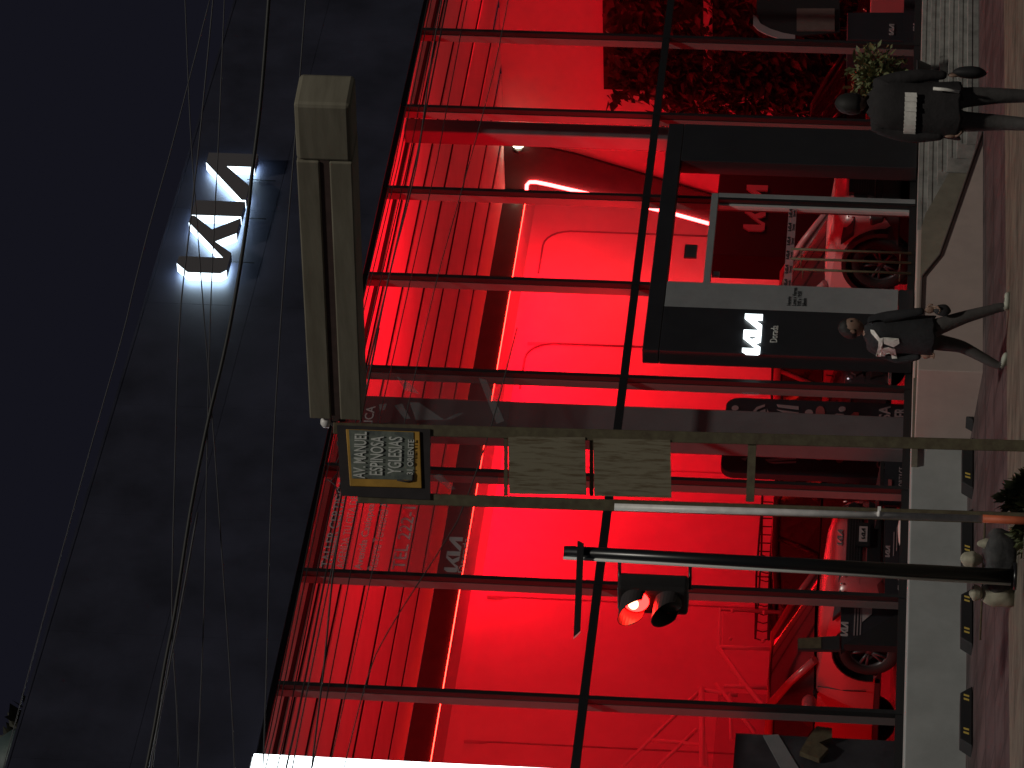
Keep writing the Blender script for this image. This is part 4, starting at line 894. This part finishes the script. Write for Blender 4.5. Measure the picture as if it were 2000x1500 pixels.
rnd = random.Random(21)
c1 = atd(1985, 975, 30.5)
def vg():
    a = rnd.uniform(0, 6.283); r = rnd.random()**0.6
    return Vector((c1.x+0.22*r*math.cos(a), c1.y+0.22*r*math.sin(a), -0.92+rnd.random()*0.30*(1.1-r))), Vector((math.cos(a)*0.5, math.sin(a)*0.5, 1.6))
mb = MB(); leaves(mb, 700, vg, 0.09, rnd); o = mb.build('verge_shrub', M['leaf_night']); tag(o, 'low scrubby green weed clump at the foot of the sign frame posts', 'plant')
c2 = atd(1990, 1045, 31.0)
def vg2():
    a = rnd.uniform(0, 6.283); r = rnd.random()**0.6
    return Vector((c2.x+0.14*r*math.cos(a), c2.y+0.14*r*math.sin(a), -0.92+rnd.random()*0.16*(1.1-r))), Vector((math.cos(a)*0.5, math.sin(a)*0.5, 1.4))
mb = MB(); leaves(mb, 260, vg2, 0.07, rnd); o = mb.build('verge_shrub', M['leaf_night']); tag(o, 'small green weed tuft between the orange pole foot and the rubble', 'plant')

# ------------------------------------------------------------------ people
def skin_body(verts, edges, radii, levels=2):
    me = bpy.data.meshes.new('body'); me.from_pydata([Vector(v) for v in verts], edges, [])
    o = bpy.data.objects.new('body_src', me); C.objects.link(o)
    o.modifiers.new('sk', 'SKIN'); sk = o.data.skin_vertices[0].data
    for i, r in enumerate(radii):
        sk[i].radius = (r, r) if not isinstance(r, tuple) else r; sk[i].use_root = (i == 0)
    sb = o.modifiers.new('sd', 'SUBSURF'); sb.levels = levels; sb.render_levels = levels
    dg = bpy.context.evaluated_depsgraph_get(); dg.update()
    out = bpy.data.meshes.new_from_object(o.evaluated_get(dg)); bpy.data.objects.remove(o); return out
def person(label, loc, rz, J, jacket, trousers, shoe, jacket_end, hair_len=0.0, seed=0):
    """J: joint positions in metres; the body is grown as one surface over this skeleton"""
    t = thing('person', label, 'person', loc, rz)
    names = ['pelvis', 'waist', 'chest', 'neck0', 'neck1', 'sl', 'el', 'wl', 'sr', 'er', 'wr', 'hl', 'kl', 'al', 'bl', 'tl', 'hr', 'kr', 'ar', 'br', 'tr']
    rad = dict(pelvis=(0.155, 0.125), waist=(0.150, 0.115), chest=(0.175, 0.125), neck0=0.075, neck1=0.056, sl=0.078, el=0.056, wl=0.036, sr=0.078, er=0.056, wr=0.036,
               hl=0.098, kl=0.066, al=0.046, bl=0.045, tl=0.030, hr=0.098, kr=0.066, ar=0.046, br=0.045, tr=0.030)
    id_ = {n: i for i, n in enumerate(names)}
    E_ = [('pelvis', 'waist'), ('waist', 'chest'), ('chest', 'neck0'), ('neck0', 'neck1'), ('chest', 'sl'), ('sl', 'el'), ('el', 'wl'), ('chest', 'sr'), ('sr', 'er'), ('er', 'wr'),
          ('pelvis', 'hl'), ('hl', 'kl'), ('kl', 'al'), ('al', 'bl'), ('bl', 'tl'), ('pelvis', 'hr'), ('hr', 'kr'), ('kr', 'ar'), ('ar', 'br'), ('br', 'tr')]
    me = skin_body([J[n] for n in names], [(id_[a], id_[b]) for a, b in E_], [rad[n] for n in names])
    bm = bmesh.new(); bm.from_mesh(me); bpy.data.meshes.remove(me)
    zn = J['neck1'][2]-0.03; zs = 0.085
    for f in bm.faces:
        c = f.calc_center_median(); f.smooth = True
        if c.z > zn: f.material_index = 0
        elif c.z < zs: f.material_index = 3
        elif c.z > jacket_end or min((c-Vector(J['wl'])).length, (c-Vector(J['wr'])).length, (c-(Vector(J['wl'])+Vector(J['el']))/2).length, (c-(Vector(J['wr'])+Vector(J['er']))/2).length) < 0.12: f.material_index = 1
        else: f.material_index = 2
    # head with nose, ears, eyes; it faces J['face']
    h = Vector(J['head']); fd = Vector(J['face']).normalized(); sd_ = Vector((0, 0, 1)).cross(fd).normalized(); up = fd.cross(sd_)
    r = bmesh.ops.create_icosphere(bm, subdivisions=3, radius=1)
    for v in r['verts']:
        a, b, c = v.co.x, v.co.y, v.co.z
        wdt = 0.076*(1-0.22*max(0, -c)); dpt = 0.096*(1-0.10*max(0, -c))
        nose = 0.022*math.exp(-((a/0.16)**2)-((c+0.18)/0.22)**2) if b > 0 else 0
        brow = 0.006*math.exp(-((c-0.15)/0.1)**2) if b > 0.3 else 0
        v.co = h + sd_*(a*wdt) + fd*(b*dpt+nose+brow+(-0.012 if c < -0.5 and b < 0 else 0)) + up*(c*0.118)
    for f in {f for v in r['verts'] for f in v.link_faces}: f.material_index = 0; f.smooth = True
    for s in (-1, 1):
        for (c_, rr) in ((h+sd_*s*0.076-fd*0.005-up*0.005, (0.012, 0.024, 0.032)),):
            r = bmesh.ops.create_icosphere(bm, subdivisions=2, radius=1)
            for v in r['verts']: v.co = c_+sd_*v.co.x*rr[0]+fd*v.co.y*rr[1]+up*v.co.z*rr[2]
        r = bmesh.ops.create_icosphere(bm, subdivisions=2, radius=0.011)
        for v in r['verts']: v.co += h+sd_*s*0.030+fd*0.088+up*0.012
        for f in {f for v in r['verts'] for f in v.link_faces}: f.material_index = 4
    r = bmesh.ops.create_icosphere(bm, subdivisions=2, radius=1)
    for v in r['verts']: v.co = h+sd_*v.co.x*0.022+fd*(0.088+v.co.y*0.006)+up*(-0.062+v.co.z*0.006)
    for f in {f for v in r['verts'] for f in v.link_faces}: f.material_index = 4
    # hands: palm, four fingers, thumb
    for side, sgn in (('l', 1), ('r', -1)):
        wv, ev = Vector(J['w'+side]), Vector(J['e'+side]); d = (wv-ev).normalized()
        fw = Vector(J['face']); fw = (fw-d*fw.dot(d)).normalized(); nrm = d.cross(fw)
        pc = wv+d*0.05
        r = bmesh.ops.create_icosphere(bm, subdivisions=2, radius=1)
        for v in r['verts']: v.co = pc+d*v.co.z*0.052+fw*v.co.x*0.040+nrm*v.co.y*0.017
        for f in {f for v in r['verts'] for f in v.link_faces}: f.material_index = 0; f.smooth = True
        mbh = MB(); mbh.bm.free(); mbh.bm = bm; mbh.mi = 0
        for k in range(4):
            b0 = wv+d*0.085+fw*(0.028-0.0185*k); ln = (0.066, 0.075, 0.070, 0.055)[k]
            mbh.tube([b0, b0+d*ln*0.5+nrm*0.008, b0+d*ln*0.85+nrm*0.030, b0+d*ln*0.9+nrm*0.045], [0.009, 0.0085, 0.0075, 0.006], 6)
        b0 = wv+d*0.035+fw*0.036
        mbh.tube([b0, b0+d*0.025+fw*0.020, b0+d*0.055+fw*0.022+nrm*0.012], [0.011, 0.010, 0.008], 6)
    bmesh.ops.recalc_face_normals(bm, faces=bm.faces[:])
    me = bpy.data.meshes.new('body'); bm.to_mesh(me); bm.free()
    for m in ('skin', jacket, trousers, shoe, 'hair'): me.materials.append(M[m])
    body = bpy.data.objects.new('body', me); link(body, t)
    # hair
    mb = MB(); r = bmesh.ops.create_icosphere(mb.bm, subdivisions=3, radius=1); rndh = random.Random(seed)
    for v in r['verts']:
        a, b, c = v.co.x, v.co.y, v.co.z
        if b > 0.25 and c < 0.35: k = 0.90
        elif c < -0.35-hair_len: k = 0.86
        else: k = 1.10+0.04*rndh.random()
        v.co = h - fd*0.008 + sd_*(a*0.078*k) + fd*(b*0.099*k) + up*(c*0.118*k+0.004)
    for f in mb.bm.faces: f.smooth = True
    mb.build('hair', M['hair'], t)
    # jacket hem, cuffs
    mb = MB(); n = 20; px, py, pz = J['pelvis']; ring0, ring1 = [], []
    ax = Vector(J['hr'])-Vector(J['hl']); ax.z = 0; ax.normalize(); ay = Vector((-ax.y, ax.x, 0))
    jw = J.get('hem', (0.205, 0.155))
    HJ = J['neck0'][2]+0.045-jacket_end; wv = Vector((J['waist'][0], J['waist'][1], 0)); cv = Vector((J['chest'][0], J['chest'][1], 0)); pv = Vector((px, py, 0)); nv = Vector((J['neck0'][0], J['neck0'][1], 0))
    prof = [(jacket_end+f*HJ, k) for f, k in ((0, 1.0), (0.03, 1.02), (0.22, 0.99), (0.45, 0.93), (0.70, 0.96), (0.83, 0.92), (0.91, 0.74), (0.96, 0.50), (1.0, 0.36))]
    cs = [pv, pv, (pv+wv)/2, wv, cv, cv, cv, nv, nv]
    rings = []
    for (z, k), c_ in zip(prof, cs):
        rings.append([c_+ax*(jw[0]*k*math.cos(2*math.pi*i/n))*(1+0.03*math.sin(i*2.1+z*30))+ay*(jw[1]*k*math.sin(2*math.pi*i/n))+Vector((0, 0, z+0.012*math.sin(i*1.7))) for i in range(n)])
    loft(mb, rings, caps=False); jo = mb.build('jacket', M[jacket], t); so_ = jo.modifiers.new('s', 'SOLIDIFY'); so_.thickness = 0.012
    return t, body

p0 = atd(1985, 662, 36.3); gx, gy = p0.x, p0.y; gzv = gz(gy)
q45 = 0.72
J = dict(pelvis=(0.0, 0, 0.86), waist=(0.0, 0, 1.02), chest=(-0.01, 0, 1.22), neck0=(0.01, 0, 1.37), neck1=(0.03, -0.01, 1.44), head=(0.05, -0.01, 1.535), face=(0.85, -0.5, 0.02),
         sl=(-0.135, 0.10, 1.325), el=(-0.24, 0.10, 1.06), wl=(-0.20, 0.02, 0.86), sr=(0.125, -0.11, 1.325), er=(0.19, -0.17, 1.06), wr=(0.235, -0.20, 0.845),
         hl=(-0.045, 0.085, 0.82), kl=(-0.09, 0.08, 0.47), al=(-0.26, 0.06, 0.13), bl=(-0.27, 0.06, 0.075), tl=(-0.13, 0.03, 0.035),
         hr=(0.045, -0.085, 0.82), kr=(0.19, -0.10, 0.46), ar=(0.305, -0.08, 0.10), br=(0.30, -0.08, 0.055), tr=(0.45, -0.12, 0.055), hem=(0.225, 0.185))
t, body = person('person in black striding past with white marks on the jacket and white shoes', (gx, gy, gzv), -YAW, J, 'jacket', 'trousers', 'shoe_white', 0.74, seed=2)
from mathutils.bvhtree import BVHTree
bpy.context.view_layer.update()
trees = [BVHTree.FromObject(o_, bpy.context.evaluated_depsgraph_get()) for o_ in t.children if o_.type == 'MESH']
def patch(poly, y0, name='print'):
    mb = MB(); mb.face([(x, -0.3, z) for x, z in poly]); bmesh.ops.triangulate(mb.bm, faces=mb.bm.faces[:]); bmesh.ops.subdivide_edges(mb.bm, edges=mb.bm.edges[:], cuts=2, use_grid_fill=True)
    for v in mb.bm.verts:
        ys_ = [h_[0].y for h_ in (tr_.ray_cast(Vector((v.co.x, -1.0, v.co.z)), Vector((0, 1, 0))) for tr_ in trees) if h_[0] is not None]
        v.co.y = (min(ys_) if ys_ else -0.02)-0.012
    o = mb.build(name, M['white_cloth'], t); sm = o.modifiers.new('s', 'SOLIDIFY'); sm.thickness = 0.006; return o
yb = -0.198
k1 = lambda X, Y: ((662-Y)/201.9, (1985-X)/201.9)
patch([k1(*c) for c in ((1710, 655), (1717, 656), (1730, 672), (1727, 678), (1712, 662))], yb)
patch([k1(*c) for c in ((1727, 672), (1736, 670), (1734, 706), (1723, 706), (1727, 690))], yb-0.004)
patch([k1(*c) for c in ((1736, 670), (1755, 676), (1766, 671), (1768, 680), (1757, 688), (1738, 682))], yb-0.003)
patch([k1(*c) for c in ((1734, 692), (1748, 689), (1760, 692), (1765, 709), (1755, 710), (1752, 698), (1744, 700), (1740, 706), (1733, 706))], yb-0.002)
mb = MB(); hr_ = Vector(J['wr']); mb.blob((hr_.x+0.01, hr_.y, hr_.z-0.17), 0.06, 0.05, 0.085, 10, 0.1); mb.tube([hr_+Vector((0, 0, -0.09)), hr_+Vector((0.01, 0, -0.02))], 0.012, 6)
o = mb.build('hand_bag', M['black_matt']); o.location = (gx, gy, gzv); o.rotation_euler = (0, 0, -YAW); tag(o, 'small black bag held in the hand of the striding person', 'bag')

p0 = atd(1990, 212, 31.4); gx, gy = p0.x, p0.y; gzv = -1.08
J = dict(pelvis=(-0.03, 0, 0.92), waist=(-0.03, 0, 1.08), chest=(-0.02, 0, 1.30), neck0=(-0.005, 0.01, 1.47), neck1=(0.0, 0.02, 1.535), head=(0.0, 0.03, 1.635), face=(0.35, 0.93, -0.05),
         sl=(-0.19, 0.0, 1.42), el=(-0.25, -0.03, 1.15), wl=(-0.235, -0.04, 0.92), sr=(0.17, 0.0, 1.42), er=(0.23, -0.02, 1.14), wr=(0.245, 0.0, 0.91),
         hl=(-0.12, 0.0, 0.87), kl=(-0.11, 0.05, 0.49), al=(-0.13, -0.04, 0.10), bl=(-0.13, -0.06, 0.055), tl=(-0.11, 0.10, 0.04),
         hr=(0.07, 0.0, 0.87), kr=(0.10, 0.04, 0.49), ar=(0.11, 0.10, 0.10), br=(0.11, 0.09, 0.055), tr=(0.13, 0.25, 0.04), hem=(0.225, 0.155))
t, body = person('person in dark clothes seen from behind with a white stripe across the back', (gx, gy, gzv), -YAW, J, 'jacket2', 'trousers2', 'black_matt', 0.80, hair_len=0.2, seed=5); t.scale = (1.07, 1.07, 1.085)
mb = MB(); n = 12
def ring_pt(k, z):
    a = math.pi+0.10+k*1.95/n; return (-0.025+0.232*math.cos(a), 0.175*math.sin(a)*1.0, z)
for k in range(n):
    mb.face([ring_pt(k, 1.14), ring_pt(k+1, 1.145), ring_pt(k+1, 1.235), ring_pt(k, 1.23)])
bmesh.ops.remove_doubles(mb.bm, verts=mb.bm.verts[:], dist=1e-5)
o = mb.build('stripe', M['white_cloth'], t); sm = o.modifiers.new('s', 'SOLIDIFY'); sm.thickness = 0.01
mb = MB(); mb.tube([(0.12, -0.178, 1.02), (0.115, -0.182, 0.92), (0.10, -0.175, 0.82)], 0.014, 6); mb.build('strap', M['white_cloth'], t)
mb = MB(); mb.blob((0.27, 0.0, 0.74), 0.05, 0.09, 0.13, 10, 0.08); mb.tube([(0.255, 0.0, 0.86), (0.25, 0.0, 0.90)], 0.014, 6)
o = mb.build('carry_bag', M['black_matt']); o.scale = (1.07, 1.07, 1.085); o.location = (gx, gy, gzv); o.rotation_euler = (0, 0, -YAW); tag(o, 'limp black bag hanging from the hand beside the white striped back', 'bag')

# ------------------------------------------------------------------ overhead cables and wire reflections on the glass
def cable(pts, r, m, label, name='cable_and_reflection', d0=29.0, d1=29.0):
    P_ = []
    n = len(pts)
    for i, (X, Y) in enumerate(pts): P_.append(atd(X, Y, d0+(d1-d0)*i/(n-1)))
    Q_ = []
    for i in range(n-1):
        a0, a1, a2, a3 = P_[max(i-1, 0)], P_[i], P_[i+1], P_[min(i+2, n-1)]
        for k in range(4):
            u = k/4; Q_.append(0.5*((2*a1)+(a2-a0)*u+(2*a0-5*a1+4*a2-a3)*u*u+(3*a1-a0-3*a2+a3)*u**3))
    Q_.append(P_[-1])
    mb = MB(); mb.tube(Q_, r, 6); o = mb.build(name, M[m]); tag(o, label, 'cable', 'overhead cables'); return o
cable([(528, -40), (512, 170), (501, 270), (492, 340), (484, 420), (463, 560), (438, 690), (405, 830), (372, 1000), (343, 1190), (322, 1300), (302, 1420), (278, 1540)], 0.016, 'cable', 'thick sagging black cable crossing in front of the lit roof letters')
cable([(386, 1000), (354, 1180), (333, 1290), (306, 1430), (292, 1540)], 0.009, 'cable_grey', 'thin grey cable twisting beside the thick black cable', d0=28.9, d1=28.9)
cable([(420, -40), (340, 270), (318, 350), (290, 450), (262, 560), (238, 660), (170, 900), (60, 1300), (-20, 1600)], 0.005, 'cable_grey', 'fine grey wire slanting above the roof letters, highest of the wires')
cable([(420, -40), (392, 250), (370, 450), (350, 640), (342, 900), (336, 1200), (345, 1380), (350, 1540)], 0.006, 'cable_grey', 'fine grey wire running just above the thick cable at the lower left')
cable([(440, -40), (428, 250), (418, 450), (410, 640), (404, 900), (398, 1200), (390, 1400), (384, 1540)], 0.005, 'cable_grey', 'fine straight grey wire between the thick cable and the glass front')
cable([(360, -40), (372, 250), (386, 450), (400, 640), (418, 860), (436, 1120), (450, 1330), (460, 1540)], 0.005, 'cable_grey', 'fine grey wire drooping towards the glass front at the lower left')
cable([(600, -40), (578, 250), (556, 520), (538, 800), (527, 1050), (520, 1330), (512, 1540)], 0.006, 'cable_grey', 'fine grey wire passing close to the top edge of the glass front', d0=29.6, d1=29.6)
cable([(740, 640), (705, 820), (672, 990), (650, 1125), (634, 1290), (622, 1390), (604, 1540)], 0.008, 'cable', 'dark line drawn as a wire reflection in the upper glass just below the parapet at the left')  # this and the next three tubes stand in for wire reflections
cable([(1010, 640), (960, 830), (905, 990), (868, 1060), (760, 1230), (716, 1330), (662, 1540)], 0.005, 'cable', 'thin dark line for a wire reflected in the upper glass left of the traffic light top')
cable([(870, -40), (842, 120), (812, 330), (760, 540), (716, 760), (660, 1050), (590, 1400), (560, 1560)], 0.006, 'cable', 'thin dark line for a reflected wire across the upper glass right of the box beam')
cable([(1000, -40), (962, 150), (905, 360), (850, 560), (800, 780), (735, 1080), (670, 1380), (630, 1560)], 0.004, 'cable', 'very fine dark line for the lowest reflected wire across the upper glass at the right')

for k, (z, yy) in enumerate(((6.31, -0.30), (6.24, -0.42), (6.14, -0.36), (6.02, -0.5), (5.78, -0.44))):  # tubes added in place of wires reflected in the glass
    mb = MB(); mb.tube([(-6+2.5*i, yy, z-0.05*math.sin(i*math.pi/4)**2) for i in range(11)], 0.007 if k != 3 else 0.011, 5); o = mb.build('cable_and_reflection', M['cable'])
    tag(o, 'thin dark lines drawn side by side for wire reflections along the glass just under the parapet', 'cable', 'wire reflections drawn along the top of the glass')

# dark tree and rooftop tank beyond the parapet, upper left
rnd = random.Random(31)
c3 = atd(150, 1560, 62.0)
def tr():
    a = rnd.uniform(0, 6.283); u = rnd.uniform(-1, 1); r = rnd.random()**0.4; s_ = math.sqrt(1-u*u); d = Vector((s_*math.cos(a), s_*math.sin(a), u))
    return c3+Vector((d.x*2.0, d.y*2.0, d.z*1.5))*r*(0.85+0.15*math.sin(4*a+3*u)), d
t = thing('tree', 'dim rounded tree crown above the parapet in the dark upper left corner', 'tree', (c3.x, c3.y, -1.2))
mb = MB(); leaves(mb, 2600, tr, 0.34, rnd); put(mb.build('crown', mat('night_crown', (0.05, 0.05, 0.035), 0.8, noise=0.4, nscale=3)), t)
mb = MB(); mb.tube([(c3.x, c3.y, -1.2), (c3.x+0.2, c3.y, 6), (c3.x, c3.y, c3.z)], [0.35, 0.26, 0.12], 10); put(mb.build('trunk', M['post']), t)
p = atd(60, 1490, 48.0)
t = thing('roof_tank', 'dark rooftop tank with a tiny pale lamp at the far upper left', 'tank', (p.x, p.y, 7.1))
mb = MB(); mb.lathe([(0.40, 0.0), (0.42, 0.1), (0.42, p.z+0.25-7.1), (0.30, p.z+0.42-7.1), (0.10, p.z+0.46-7.1)], 24); mb.build('body', mat('tank_plastic', (0.05, 0.075, 0.075), 0.6), t)
q_ = atd(30, 1456, 47.5); mb = MB(); mb.blob(q_, 0.03, 0.03, 0.03, 8); mb.mi = 1; mb.tube([q_+Vector((0, 0, -0.03)), Vector((q_.x, q_.y, 7.1))], 0.02, 6); put(mb.build('lamp', [M['spot'], M['black']]), t)
